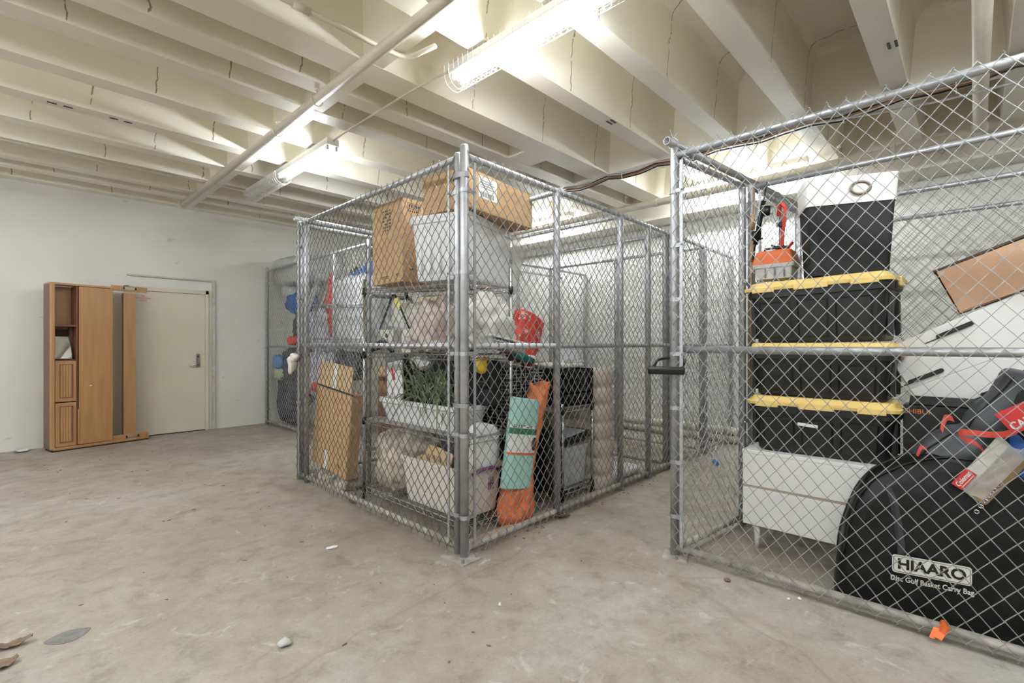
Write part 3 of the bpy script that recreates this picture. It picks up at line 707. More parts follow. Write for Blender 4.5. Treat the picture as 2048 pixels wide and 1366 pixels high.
wb = thing('storage_bin', 'big frosted white bin under the labelled carton', 'bin', (2.47,2.865,1.765), 20)
# near corner toward the camera; body tapers to the base
m = MB().rr([(0,.345,.205,.04),(.02,.355,.215,.05),(.40,.385,.235,.05),(.405,.40,.25,.05),(.435,.40,.25,.05),(.435,.385,.237,.05),(.05,.35,.21,.05)], 5, cap1=True)
local('body', m, M['frost'], wb, smooth=False)
for k in range(5):
    yy = -.16+k*.08
    local('rib', MB().box(-.392,-.372,yy-.012,yy+.012,.03,.39).xf(RY(2.5)), M['frost'], wb, bevel=.003)
local('lid', MB().rr([(.430,.405,.255,.05),(.455,.405,.255,.05),(.46,.395,.245,.05)], 5), M['frost'], wb)
hb = MB()
hb.grid(lambda a,b: (.40+.05*math.sin(3*a+7*b)*.3+.03*b, -.235-.005*math.sin(9*b)+.02*a, .40-.52*b+.02*math.sin(9*a)), 10, 10)
lc = carton('long brown carton with a white shipping label, on the frosted white bin', (2.50,2.72,2.232), (.80,.42,.265), 8, 'card', tape=False)
q = facing((0,0,0),(1,0,0))
lab = local('shipping_label', MB().box(-.275,-.07,-.2112,-.2102,.095,.245), M['paper'], lc)
rows=[]
for k in range(4): rows += [(-.26,-.12+.02*(k%2),.215-k*.016,.219-k*.016)]
rows += [(-.255+.009*k,-.255+.009*k+(.003 if k%3 else .006),.105,.14) for k in range(17)]
b = MB()
for x0,x1,z0,z1 in rows: b.box(x0,x1,-.2116,-.2112,z0,z1)
local('print', b, M['ink'], lab)
pw = solo('plastic_wrap', MB().grid(lambda a,b: (2.86+.15*a+.03*b*math.sin(5*b+a), 2.735+.10*b*a+.02*math.sin(5*a)*b-.02*a, 2.20-.46*b+.02*math.sin(8*a)*b), 10, 12), M['clear'], 'torn clear plastic hanging from the right end of the frosted white bin', 'plastic', solid=.001, smooth=True)

# second level
solo('plastic_bag', blob((2.36,2.99,1.43), (.40,.52,.38), 0, 72, 2.9, .06, 9, 4, rough=1.0, flat=.06), M['pinkbag'], 'clear bag of pinkish cloth on the second shelf, left of the corner posts', 'bag', smooth=True)
solo('plastic_bag', blob((2.40,2.55,1.445), (.42,.30,.38), 12, 64, 2.5, .05, 6, 9, rough=.9, flat=.08), M['whitebag'], 'crumpled white plastic bag on the second shelf, right of the corner posts', 'bag', smooth=True)
def speaker(label, c, d, mm, hole):
    t = thing('computer_speaker', label, 'speaker', c)
    local('cabinet', MB().box(-d[0]/2,d[0]/2,-d[1]/2,d[1]/2,0,d[2]), M[mm], t, bevel=.006)
    for (y,z,r) in hole: local('driver', MB().tube([(-d[0]/2+.004,y,z),(-d[0]/2-.004,y,z)], r, 16), M['black'], t)
    return t
sp_w = mat('off white plastic', (.66,.64,.57), .5, var=.04); M['spw'] = sp_w
speaker('off white box with a round black knob on the second shelf', (2.33,3.60,1.24), (.2,.20,.19), 'spw', [(0,.14,.018)])
speaker('plain cream box beside the pinkish bag on the second shelf', (2.35,3.34,1.24), (.2,.13,.19), 'spw', [])
cb = MB(); cb.tube([(2.17,3.70,1.275),(2.14,3.62,1.30),(2.15,3.56,1.33),(2.16,3.50,1.30),(2.17,3.45,1.27),(2.16,3.40,1.25)], .018, 8)
cb.tube([(2.16,3.58,1.27),(2.15,3.52,1.345),(2.17,3.46,1.28)], .016, 8); cb.tube([(2.15,3.69,1.262),(2.13,3.64,1.268),(2.15,3.58,1.285)], .022, 8)
solo('coiled_cable', cb, M['black'], 'tangle of black cable in front of the off white boxes', 'cable', smooth=True)
ps = thing('picture_stand', 'white board hung in a triangle of black strap below the top shelf', 'board', (2.30,3.60,1.45))
mk('strap', MB().tube([(2.30,3.82,1.44),(2.31,3.63,1.735),(2.31,3.60,1.735),(2.30,3.37,1.44)], .009, 6), M['black'], ps)
mk('board', MB().cbox((2.38,3.58,1.57), (.012,.34,.20), RX(8).to_3x3()), M['spw'], ps, bevel=.002)
mk('tray', MB().cbox((2.36,3.56,1.475), (.10,.36,.05), RX(8).to_3x3()), M['greyl'], ps, bevel=.006)
mk('sticky_note', MB().cbox((2.29,3.53,1.66), (.002,.075,.085), RX(-4).to_3x3()), mat('yellow note paper', (.75,.68,.22), .8), ps)
solo('wooden_board', MB().cbox((2.40,3.08,1.655), (.28,.26,.032), RX(2).to_3x3()), mat('pale pine', (.68,.56,.34), .6, var=.06, stretch=(1,8,8)), 'pale yellow board lying above the pinkish bag', 'board', bevel=.004, base=(2.40,3.08,1.64))
wt = thing('white_tray', 'white tray with a ruffled fringe poking out of the second shelf', 'tray', (2.45,2.42,1.25))
mk('tray', MB().cbox((2.44,2.44,1.295), (.36,.16,.05), RY(10).to_3x3()), M['greyl'], wt, bevel=.008)
rf = MB()
for k in range(9):
    x = 2.29+.035*k; z0 = 1.335-.012*k*.5
    rf.tube([(x+.02*math.cos(a), 2.35, z0-.012-.02*math.sin(a)) for a in [2*PI*j/10 for j in range(10)]], .0045, 5, closed=True)
mk('ruffle', rf, M['whitebag'], wt)
mk('cover', MB().cbox((2.44,2.415,1.342), (.37,.14,.014), RY(10).to_3x3()), M['whitelac'], wt)

# third level: planter with plant, things behind
pt = thing('planter_box', 'long white planter box on the third shelf', 'planter', (2.33,3.12,.68), 90)
local('box', MB().rr([(0,.46,.125,.05),(.14,.50,.155,.06),(.155,.52,.17,.06),(.185,.52,.17,.06),(.185,.50,.155,.06),(.15,.49,.145,.05)], 5), M['frost'], pt)
local('soil', MB().rr([(.14,.485,.14,.05),(.155,.485,.14,.05)], 4), mat('potting soil', (.03,.022,.016), .9), pt)
pl = thing('spider_plant', 'bushy dark green plant with strappy leaves spilling from the white planter', 'plant', (2.25,2.98,.87))
random.seed(11)
for k in range(150):
    a = random.uniform(0,2*PI); ln = random.uniform(.26,.48); up = random.uniform(.35,1.35); wd = random.uniform(.006,.011)
    ox, oy = random.uniform(-.06,.06), random.uniform(-.22,.26)
    P = []
    for s in range(8):
        u = s/7; r = ln*(u*math.cos(up*(1-u*.2)) + .0)
        z = ln*(math.sin(up)*u*1.5 - 1.15*u*u*(1.1-.35*up)) 
        P.append(Vector((ox+r*math.cos(a)*.5, oy+r*math.sin(a), .0+max(z,-.16)*.95)))
    m = MB(); side = Vector((-math.sin(a), math.cos(a), 0))
    for s,p in enumerate(P):
        ww = wd*(math.sin(PI*(.12+.88*s/7))*.9+.12) if s < 7 else .0008
        m.v += [p-side*ww+Vector((0,0,ww*.5)), p-Vector((0,0,.0)), p+side*ww+Vector((0,0,ww*.5))]
    for s in range(7):
        o=s*3; m.f += [(o,o+1,o+4,o+3),(o+1,o+2,o+5,o+4)]
    m.xf(TR(0,0,.0)); local('leaf', m, M['leaf'], pl, solid=.0012)
solo('monitor', MB().box(2.62,2.70,3.35,4.25,.98,1.23), M['grey'], 'dark grey flat panel standing behind the shelving posts', 'monitor', bevel=.006)
solo('black_case', MB().box(2.40,2.52,3.42,3.66,.70,1.19), M['black'], 'black case standing behind the plant on the third shelf', 'case', bevel=.01)
solo('black_case', MB().box(2.40,2.50,2.50,3.02,.86,1.19), M['blackmat'], 'black box behind the plant by the corner posts', 'case', bevel=.01)
fp = thing('folded_poster', 'white sheet with red marks leaning beside the plant', 'paper', (2.36,3.66,.69))
mk('sheet', MB().cbox((2.33,3.62,.93), (.012,.24,.46), (RX(-9) @ RY(4)).to_3x3()), M['paper'], fp)
for q_ in (((2.322,3.66,.88),(.002,.03,.10),-20),((2.324,3.65,1.05),(.002,.02,.11),-30),((2.320,3.68,.77),(.002,.06,.05),0)): mk('red_mark', MB().cbox(q_[0],q_[1],(RX(q_[2]) @ RY(4)).to_3x3()), M['redprint'], fp)
solo('foil_wrapper', blob((2.36,3.28,1.15), (.05,.20,.07), 0, 30, 3, .05, 16, 3, rough=1), M['paper'], 'crumpled white paper above the plant', 'paper', smooth=True)
yt = thing('toy_truck', 'yellow toy with black base on the shelf right of the corner posts', 'toy', (2.5,2.57,1.04))
mk('body', blob((2.42,2.60,1.15), (.13,.12,.12), 20, 18, 2.4, .012, 12, 3), M['yellow'], yt, smooth=True)
mk('arm', MB().tube([(2.42,2.60,1.18),(2.47,2.58,1.10),(2.50,2.58,1.05)], .026, 10), M['yellow'], yt, smooth=True)
mk('base', MB().box(2.36,2.53,2.52,2.66,1.0,1.045), M['black'], yt, bevel=.01)
# bottom level
bn = thing('storage_bin', 'open cream bin holding a cardboard flap on the bottom shelf', 'bin', (2.325,2.865,.11), 90)
local('body', MB().rr([(0,.335,.165,.04),(.02,.34,.17,.04),(.315,.365,.195,.04),(.318,.38,.21,.04),(.345,.38,.21,.04),(.345,.368,.198,.04),(.03,.338,.168,.04)], 5), M['binw'], bn)
local('handle', MB().tube([(-.386,-.12,.30),(-.40,-.06,.33),(-.40,.06,.33),(-.386,.12,.30)], .013, 8), M['purple'], bn, smooth=True)
local('tally_marks', MB().box(-.362,-.359,-.10,-.094,.16,.25).box(-.362,-.359,-.08,-.074,.16,.25).box(-.362,-.359,-.06,-.054,.16,.25).box(-.362,-.359,-.11,-.05,.20,.206).box(-.362,-.359,-.10,-.06,.28,.286), M['purple'], bn)
cf = thing('cardboard_flap', 'pale cardboard piece with faint handwriting standing in the cream bin', 'cardboard', (2.28,3.0,.35))
mk('sheet', MB().cbox((2.27,3.00,.42), (.006,.42,.21), (RY(14) @ RX(4)).to_3x3()), M['card2'], cf)
mk('sheet', MB().cbox((2.40,2.66,.42), (.25,.006,.14), (RX(-8)).to_3x3()), M['card'], cf)
hw = MB()
for k in range(4): hw.tube([(2.262+.002*k,3.08-.07*k,.42+.01*(k%2)),(2.268,3.06-.07*k,.46),(2.262,3.04-.07*k,.41),(2.266,3.06-.07*k,.43)], .0018, 4)
mk('handwriting', hw, M['ink'], cf)
solo('plastic_bag', blob((2.30,3.50,.335), (.34,.46,.46), 0, 64, 2.5, .04, 5, 21, rough=.8, flat=.04), M['shellbag'], 'dusty clear bag of cream scraps on the bottom shelf', 'bag', smooth=True)
solo('printed_cloth', blob((2.38,3.28,.50), (.28,.42,.23), 0, 36, 2.2, .035, 7, 5, tilt=RX(22)), M['scrapcloth'], 'cream cloth with dark print bunched behind the cardboard flap', 'cloth', smooth=True)
solo('red_bucket', MB().rr([(.11,.07,.07,.07,2.44,3.62),(.50,.09,.09,.09,2.44,3.62),(.60,.092,.092,.09,2.44,3.62)], 6), mat('dark red plastic', (.22,.025,.015), .4), 'dark red container behind the bag of cream scraps', 'bucket', smooth=True)
solo('pillow', blob((2.34,2.52,.575), (.30,.10,.34), 0, 36, 3, .015, 5, 2, tilt=RY(6)), M['whitelac'], 'plump white pillow on the bottom shelf right of the corner posts', 'pillow', smooth=True, base=(2.34,2.52,.41))
solo('black_bundle', blob((2.38,2.80,.55), (.20,.36,.20), 0, 28, 2.4, .03, 8, 15), M['tarp'], 'black bundle stuffed over the cream bin', 'bundle', smooth=True)
# ---------------------------------------------------------------- rest of the middle cage
bc = thing('cardboard_box', 'tall flat brown carton leaning inside the gate face, left of the shelving', 'box', (2.11,4.3,.1))
Mb = TR(2.055,3.985,.085) @ RX(5.5) @ RY(2)
mk('body', MB().box(0,.11,0,.68,.03,.78).xf(Mb), M['card'], bc, bevel=.006)
mk('flap', MB().box(0,.006,.02,.66,.78,1.02).xf(Mb @ TR(.0,0,0)), M['card2'], bc)
mk('packing_tape', MB().box(-.0015,.001,.30,.365,.78,1.019).xf(Mb), M['frost'], bc)
mk('packing_tape', MB().box(-.0015,.001,.36,.42,.03,.20).xf(Mb), M['frost'], bc)
mk('strap', MB().box(-.004,0,-.02,.68,.775,.79).xf(Mb), M['black'], bc)
recycle(bc, Mb @ facing((-.0015,.14,.12),(0,-1,0)), .035)
solo('scrap_heap', blob((2.16,4.32,.05), (.24,.66,.11), 0, 40, 3, .03, 10, 77, rough=.9, flat=.1), M['scrapcloth'], 'grey crumpled scraps under the tall leaning carton', 'scraps', smooth=True)
b2 = thing('cardboard_box', 'brown carton with an open printed flap, behind the leaning tall carton', 'box', (2.72,4.1,.0))
mk('body', MB().cbox((2.78,4.12,.50), (.32,.62,1.0), RZ(-6).to_3x3()), M['card3'], b2, bevel=.006)
mk('flap', MB().cbox((2.615,4.12,1.03), (.006,.60,.10), RZ(-6).to_3x3()), M['card2'], b2)
rows = MB()
for k in range(6): rows.cbox((2.604,4.30-.05*k,.955), (.002,.035,.03), RZ(-6).to_3x3())
mk('print', rows, M['ink'], b2)
ft = thing('tube_frame', 'grey bent tube frame standing between the leaning carton and the shelving', 'frame', (2.15,3.6,0))
def bend(P, r=.05):
    out=[Vector(P[0])]
    for i in range(1,len(P)-1):
        a,b,c=Vector(P[i-1]),Vector(P[i]),Vector(P[i+1]); u=(a-b).normalized(); v=(c-b).normalized()
        p0=b+u*r; p1=b+v*r
        for k in range(6):
            t=k/5; out.append((p0*(1-t)**2)+(b*2*t*(1-t))+(p1*t*t))
    return out+[Vector(P[-1])]
mk('hoop', MB().tube(bend([(2.20,3.83,0),(2.20,3.83,1.735),(2.66,3.84,1.735),(2.68,3.84,.0)]), .017, 12), M['galvd'], ft, smooth=True)
mk('crossbar', MB().tube([(2.20,3.83,.62),(2.67,3.84,.62)], .012, 8), M['galvd'], ft, smooth=True)
# wire crate on a black bin with things on top
bb = thing('storage_bin', 'black lidded bin under the wire crate', 'bin', (2.77,2.85,0))
mk('body', MB().rr([(0,.18,.28,.04,2.77,2.86),(.60,.205,.31,.04,2.77,2.86)],4), M['toteblk'], bb)
mk('lid', MB().rr([(.60,.215,.32,.04,2.77,2.86),(.66,.215,.32,.04,2.77,2.86)],4), M['toteblk'], bb)
wc = thing('wire_crate', 'black and silver wire pet crate behind the mint and orange rolls', 'crate', (2.77,2.82,.66))
g = MB(); cx0,cx1,cy0,cy1,cz0,cz1 = 2.56,2.975,2.50,3.12,.67,1.165
for k in range(19):
    z = cz0+(cz1-cz0)*k/18
    g.tube([(cx0,cy0,z),(cx1,cy0,z),(cx1,cy1,z),(cx0,cy1,z)], .0028, 4, closed=True)
for k in range(9):
    x = cx0+(cx1-cx0)*k/8
    for y in (cy0,cy1): g.tube([(x,y,cz0),(x,y,cz1)], .0026, 4)
for k in range(13):
    y = cy0+(cy1-cy0)*k/12
    for x in (cx0,cx1): g.tube([(x,y,cz0),(x,y,cz1)], .0026, 4)
    g.tube([(cx0,y,cz1),(cx1,y,cz1)], .0022, 4)
mk('wire_panels', g, M['galvd'], wc)
for z in (cz0,cz1): mk('frame', MB().tube([(cx0,cy0,z),(cx1,cy0,z),(cx1,cy1,z),(cx0,cy1,z)], .006, 6, closed=True), M['galvd'], wc)
mk('tray', MB().box(cx0+.01,cx1-.01,cy0+.01,cy1-.01,cz0,cz0+.03), M['black'], wc)
solo('black_cloth', blob((2.77,2.81,.92), (.38,.57,.43), 0, 32, 4.5, .02, 7, 6), M['blackmat'], 'black cloth heaped inside the wire crate', 'cloth', smooth=True)
solo('teal_bottle', MB().tube([(2.60,2.50,1.235),(2.70,2.46,1.205),(2.79,2.44,1.18)], [.02,.035,.02], 12), M['teal'], 'dark teal bottle lying on the wire crate', 'bottle', smooth=True)
rb = thing('gift_bag', 'red plastic bag covered in white snowflake print, tipped on the wire crate', 'bag', (2.80,2.62,1.17))
Mr = TR(2.77,2.58,1.185) @ RY(22)
body = MB().grid(lambda a,b: ((0,0,0)), 1, 1); body = MB()
def bagpt(u,v):   # u round, v up
    a = 2*PI*u; ex = .155*math.copysign(abs(math.cos(a))**.55, math.cos(a)); ey = .075*math.copysign(abs(math.sin(a))**.55, math.sin(a))
    tp = 1-.08*v; n_ = noise.noise((ex*14, ey*14, v*6+3))*.010
    return Mr @ Vector(((ex+n_)*tp, (ey+n_)*tp, .37*v + (.018*noise.noise((u*9,0,7)) if v>.95 else 0)))
body.grid(bagpt, 40, 14)
mk('body', body, M['red'], rb, smooth=True, solid=.002)
mk('base', MB().box(-.15,.15,-.07,.07,0,.01).xf(Mr), M['red'], rb)
sn = MB(); random.seed(3)
for k in range(26):
    u = random.choice([random.uniform(.53,.97)]) ; v = random.uniform(.12,.93); c = bagpt(u,v); cx = bagpt(u+.004,v)-c; cz = bagpt(u,v+.01)-c
    if cx.length < 1e-5: continue
    F = facing(c, cx, cz); r = random.uniform(.010,.024)
    F = F @ TR(0,0,.003); 
    for q in range(3):
        a = PI*q/3 + k
        sn.tube([F @ Vector((-r*math.cos(a),-r*math.sin(a),0)), F @ Vector((r*math.cos(a),r*math.sin(a),0))], .0017, 4)
mk('snowflake_print', sn, M['paper'], rb)
solo('white_scraps', blob((2.90,2.60,1.20), (.16,.14,.06), 0, 20, 2.2, .02, 16, 31).join(blob((2.83,2.50,1.195), (.10,.08,.05), 0, 16, 2.2, .015, 18, 33)), M['paper'], 'crumpled whitish scraps beside the red bag', 'scraps', smooth=True)
# orange mesh roll
on = MB(); N_=40
ctr = lambda v: Vector((2.575+.11*v+.235*max(0,v-.28), 2.435-.01*v, .02+.985*v))
def onp(u,v):
    a = 2*PI*u
    if v < .3: wx = .170-.05*(v/.3); wy = .105
    else: wx = .12-.045*((v-.3)/.7)**1 + (.0 if v<.9 else .012*(v-.9)/.1); wy = .075
    if v < .06: wx *= .82+3*v; wy *= .8+3.3*v
    nn_ = .018*noise.noise((math.cos(a)*2.2, math.sin(a)*2.2, v*11)) + .012*noise.noise((math.cos(a)*5, math.sin(a)*5, v*22+4))
    nn_ *= 1.3 if v < .35 else .55
    return ctr(v) + Vector(((wx+nn_)*math.cos(a), (wy+nn_)*math.sin(a), (.02*math.sin(3*a) if v>.97 else 0)))
on.grid(onp, 40, 48)
o = solo('rolled_mat', on, M['orangenet'], 'tall orange mesh roll standing behind the mint roll', 'roll', smooth=True, solid=.003, base=(2.58,2.435,.0))
# mint roll with its paper band
mr = thing('foam_roll', 'pale mint foam roll with a printed paper band beside the orange roll', 'roll', (2.52,2.36,.28))
ax0, ax1 = Vector((2.505,2.362,.285)), Vector((2.615,2.362,.915)); ad = (ax1-ax0)
uu = Vector((1,0,0)) - ad.normalized()*ad.normalized().x; uu.normalize(); vv = ad.normalized().cross(uu)
def mint(u,v,e=0):
    a = 2*PI*u; return ax0 + ad*v + uu*((.143+e)*math.copysign(abs(math.cos(a))**.8,math.cos(a))) + vv*((.052+e)*math.copysign(abs(math.sin(a))**.8,math.sin(a)))
m = MB(); m.loft([[mint(k/40, v, e) for k in range(40)] for v,e in ((0,-.012),(.015,0),(.985,0),(1,-.012))]); mk('foam', m, M['mint'], mr)
def patch(u0,u1,v0,v1,e=.0015,nu=14):
    return MB().grid(lambda a,b: mint(u0+(u1-u0)*a, v0+(v1-v0)*b, e), nu, 2)
fr_lo, fr_hi = .48,.02   # toward the aisle (-y)
yy = [(mint(u,0.5)-ax0).y for u in (.25,.75)]
ua, ub = (.52,.98) if yy[1] < yy[0] else (.02,.48)
mk('paper_band', patch(ua,ub,.375,.70), M['paper'], mr); mk('band_print', patch(ua,ub,.60,.665,.0025), M['green'], mr)
mk('band_print', patch(ua,ub,.375,.40,.0025), M['orange'], mr)
lt = MB()
for r_ in range(2):
    for k in range(11):
        if k in (4+r_,7): continue
        u0 = ua+.07+.03*k; lt.join(patch(u0,u0+.02,.672+.017*r_,.683+.017*r_,.0028,2))
mk('lettering', lt, M['ink'], mr)
pc = ua + (ub-ua)*.72; rg = MB()
for R_ in (.045,.03,.014): rg.tube([mint(pc+R_*.95*math.cos(a), .50+R_*1.5*math.sin(a), .004) for a in [2*PI*k/14 for k in range(14)]], .006, 5, closed=True)
mk('rope_picture', rg, mat('maroon print', (.12,.035,.045), .6), mr)
# second wire shelf with crate, clear bin, board
shelving('low wire shelving unit under the black crate, right of the orange roll', 3.14,3.56,2.43,2.84, .82, [(.11,0),(.785,0)])
kc = thing('slatted_crate', 'black slatted crate on the low wire shelving', 'crate', (3.35,2.635,.80))
m = MB(); ca,cb_,cc,cd = 3.13,3.57,2.425,2.845
for z in (.80,.855,.91,1.02,1.07):
    h_ = .035 if z not in (1.07,) else .03
    for b in [(ca,cb_,cc,cc+.012,z,z+h_),(ca,cb_,cd-.012,cd,z,z+h_),(ca,ca+.012,cc,cd,z,z+h_),(cb_-.012,cb_,cc,cd,z,z+h_)]: m.box(*b)
for x in (ca,cb_-.03):
    for y in (cc,cd-.03): m.box(x,x+.03,y,y+.03,.80,1.10)
for k in range(1,5):
    x = ca+(cb_-ca)*k/5; m.box(x-.008,x+.008,cc,cc+.012,.80,1.1)
m.box(ca,cb_,cc,cd,.80,.815)
mk('slats', m, M['black'], kc)
mk('scroll_ornament', MB().tube([(3.35+.05*math.cos(a)*(1-.05*a), 2.42, .965+.05*math.sin(a)*(1-.05*a)) for a in [.35*k for k in range(30)]], .005, 5), M['black'], kc)
solo('black_bundle', blob((3.35,2.635,.935), (.38,.36,.24), 0, 24, 3, .02, 8, 44), M['blackmat'], 'dark cloth filling the black slatted crate', 'bundle', smooth=True)
solo('newspaper_stack', blob((3.34,2.63,1.125), (.42,.34,.05), 0, 24, 4, .012, 9, 12).join(blob((3.44,2.58,1.155), (.2,.2,.03), 10, 18, 4, .01, 9, 13)), M['paper'], 'crumpled paper lying on top of the black slatted crate', 'paper', smooth=True)
solo('grey_roll', MB().tube([(3.28,2.50,1.155),(3.50,2.52,1.155)], .022, 12), M['greyl'], 'grey roll on the papers above the black slatted crate', 'roll', smooth=True)
solo('white_board', MB().cbox((3.52,2.66,1.17), (.30,.012,.19), (RZ(2) @ RX(-12) @ RY(5)).to_3x3()), mat('pale blue white card', (.70,.73,.80), .6), 'bluish white card propped above the black slatted crate', 'card', base=(3.52,2.66,1.07))
cbn = thing('clear_bin', 'clear bin with a black lid on the lower deck of the low shelving', 'bin', (3.36,2.63,.115))
mk('body', MB().rr([(.118,.165,.15,.03,3.36,2.63),(.42,.175,.175,.03,3.36,2.63)],4,cap1=False), M['clearbin'], cbn, solid=.003)
mk('lid', MB().rr([(.42,.18,.18,.03,3.36,2.63),(.445,.18,.18,.03,3.36,2.63)],4), M['greyl'], cbn)
mk('contents', blob((3.36,2.63,.24), (.28,.25,.22), 0, 18, 3, .02, 8, 3), M['greyl'], cbn, smooth=True)
tv = thing('black_tray', 'black tray with a white patterned sheet, tilted on the clear bin', 'tray', (3.35,2.62,.46))
mk('tray', MB().cbox((3.35,2.62,.515), (.40,.36,.05), RY(-6).to_3x3()), M['black'], tv, bevel=.006)
mk('sheet', MB().cbox((3.335,2.60,.5445), (.30,.30,.006), RY(-6).to_3x3()), mat('white sheet with blue print', (.75,.76,.8), .6, col2=(.45,.48,.6), sc=60), tv)
solo('black_case', MB().box(3.02,3.16,2.50,2.80,.10,.62), M['black'], 'black case on the floor between the orange roll and the low shelving', 'case', bevel=.01)
solo('yellow_handle', MB().tube([(3.30,2.80,.56),(3.28,2.78,.66),(3.30,2.76,.74)], .016, 8), M['yellow'], 'yellow tool handle under the black crate', 'tool', smooth=True)
# air mattress: ribbed slab on edge against the divider
am = MB(); nb = 7; hz = 1.09/nb
def amp_(u,v):   # cross-section ring u, along z v
    return None
rings = []
for k in range(nb*8+1):
    z = .0+1.09*k/(nb*8); f = abs(math.sin(PI*(k/8)))**.35
    hx = .085+.042*f; hy = .46+.022*f
    rings.append(rrect(z, hx, hy, .05+.03*f, 3.70, 2.82, m=5))
am.loft(rings)
solo('air_mattress', am, M['vinyl'], 'beige ribbed air mattress stood on edge beside the low shelving', 'mattress', smooth=True)
solo('rolled_mattress', MB().tube([(3.20,3.05,.63),(3.54,3.05,.63)], [.10,.10], 20).tube([(3.195,3.05,.63),(3.21,3.05,.63)], .105, 20), M['vinyl'], 'rolled beige mat behind the low shelving', 'roll', smooth=True, base=(3.42,3.05,.53))
solo('cardboard_box', MB().box(3.18,3.55,2.92,3.30,0,.53), M['card3'], 'brown box hidden low behind the low shelving', 'box', bevel=.006)
solo('white_sheet', blob((4.22,2.62,.045), (.55,.34,.09), 0, 24, 4, .015, 6, 3, flat=.1), M['frost'], 'white plastic sheet on the floor of the bay past the air mattress', 'sheet', smooth=True)
0 and solo('rail', MB().tube([(4.9,2.6,.16),(4.9,4.6,.16)], .02, 10).tube([(5.6,2.6,.1),(5.6,4.6,.1)], .02, 10), M['galv'], 'spare rails lying along the far bays of the middle cage', 'rail', smooth=True)
solo('wall_pipe', MB().tube([(6.66,1.3,.16),(6.66,5.0,.16)], .05, 12), M['creampipe'], 'cream pipe low along the back wall', 'pipe', smooth=True)
solo('wall_pipe', MB().tube([(6.60,1.3,.05),(6.60,5.0,.05)], .045, 12), M['dirtstrip'], 'dusty pipe on the floor along the back wall', 'pipe', smooth=True)
solo('bottle_cap', blob((5.31,2.03,.03), (.07,.06,.06), 0, 14, 2.2, .01, 20, 2), mat('bright blue plastic', (.03,.18,.6), .4), 'small blue wad on the aisle floor behind the right cage', 'litter', smooth=True)

# ---------------------------------------------------------------- left cage contents
solo('storage_bag', blob((3.36,7.90,2.48), (.62,1.05,.44), 0, 48, 4.5, .05, 4, 3, rough=.9), M['greybag'], 'big translucent grey bag bulging over the top rail of the left cage', 'bag', smooth=True)
solo('storage_bag', blob((3.30,8.06,2.17), (.42,.48,.28), 0, 32, 2.6, .03, 5, 13, tilt=RX(18)), M['greybag'], 'grey bag sagging under the big translucent one', 'bag', smooth=True)
solo('blue_bag', blob((3.28,7.74,1.95), (.36,.40,.32), 0, 40, 4, .04, 5, 5, rough=.9), M['blue'], 'bright blue bag under the grey bags in the left cage', 'bag', smooth=True)
solo('black_jacket', blob((3.30,7.62,1.60), (.30,.42,.58), 0, 40, 3, .06, 6, 6, rough=.9), M['tarp'], 'black garment hanging under the blue bag', 'jacket', smooth=True)
solo('foam_board', MB().rr([(1.25,.02,.2,.02,3.20,8.13),(2.2,.02,.16,.02,3.35,8.25)],3), M['greybag'], 'pale board standing by the wall in the left cage', 'board')
solo('foam_board', MB().rr([(1.25,.02,.17,.02,3.25,7.85),(1.75,.02,.20,.02,3.4,7.85)],3), M['greybag'], 'curved pale board beside the black garment', 'board')
solo('black_tarp', blob((3.35,7.86,.62), (.60,.95,1.20), 0, 44, 4, .06, 4, 4, flat=.02), M['tarp'], 'black tarp covered heap below the mid rail of the left cage', 'tarp', smooth=True)
solo('light_blue_bag', blob((3.04,8.10,1.02), (.10,.30,.20), 0, 28, 3.6, .035, 10, 5, rough=.9), mat('light blue bag', (.13,.28,.55), .5, var=.2, sc=12, bump=.3), 'small light blue bag pressed on the wire in the left cage', 'bag', smooth=True)
solo('pale_green_bag', blob((3.04,8.06,.83), (.10,.34,.16), 0, 28, 3.6, .035, 10, 7, rough=.9), mat('pale green bag', (.42,.48,.30), .5, var=.2, sc=12, bump=.3), 'pale green bag below the small light blue one', 'bag', smooth=True)
solo('red_pouch', blob((3.06,7.58,1.36), (.1,.20,.13), 0, 24, 3.4, .035, 12, 5, rough=.9), M['red'], 'small red pouch beside the black garment', 'pouch', smooth=True)
for k,(a,b) in enumerate([((3.45,7.5,1.50),(3.5,6.95,2.46)),((3.38,7.38,1.55),(3.43,6.85,2.50)),((3.28,7.30,1.56),(3.33,6.70,2.40)),((3.20,7.62,1.6),(3.25,7.05,2.35))]):
    solo('ski', MB().cbox((Vector(a)+Vector(b))/2, (.03,.075,(Vector(b)-Vector(a)).length), (Vector(b)-Vector(a)).to_track_quat('Z','X').to_matrix()), M['white' if k%2 else 'greyl'], ['grey ski, lowest of the leaning skis','white ski leaning beside the grey ones','grey ski, steepest of the leaning skis','white ski leaning nearest the wall'][k], 'ski', 'skis leaning in the left cage', bevel=.008, base=a)
fn = thing('round_fan', 'round wire fan guard above the leaning skis', 'fan', (3.4,7.1,2.5))
g = MB(); FM = facing((3.60,7.05,2.62),(0,-1,0))
for r_ in (.05,.10,.15,.20): g.tube([FM @ Vector((r_*math.cos(a),r_*math.sin(a),.05-.8*r_*r_)) for a in [2*PI*k/24 for k in range(24)]], .003, 5, closed=True)
for k in range(20): g.tube([FM @ Vector((.03*math.cos(PI*k/10),.03*math.sin(PI*k/10),.05)), FM @ Vector((.2*math.cos(PI*k/10),.2*math.sin(PI*k/10),.018))], .002, 4)
mk('guard', g, M['galvd'], fn); mk('blade', MB().rr([(0,.15,.15,.149)],6,True,False).xf(FM) , M['greyl'], fn, solid=.006)
mk('stand', MB().tube([(3.64,7.05,2.45),(3.64,7.05,0)], .015, 8), M['galvd'], fn)
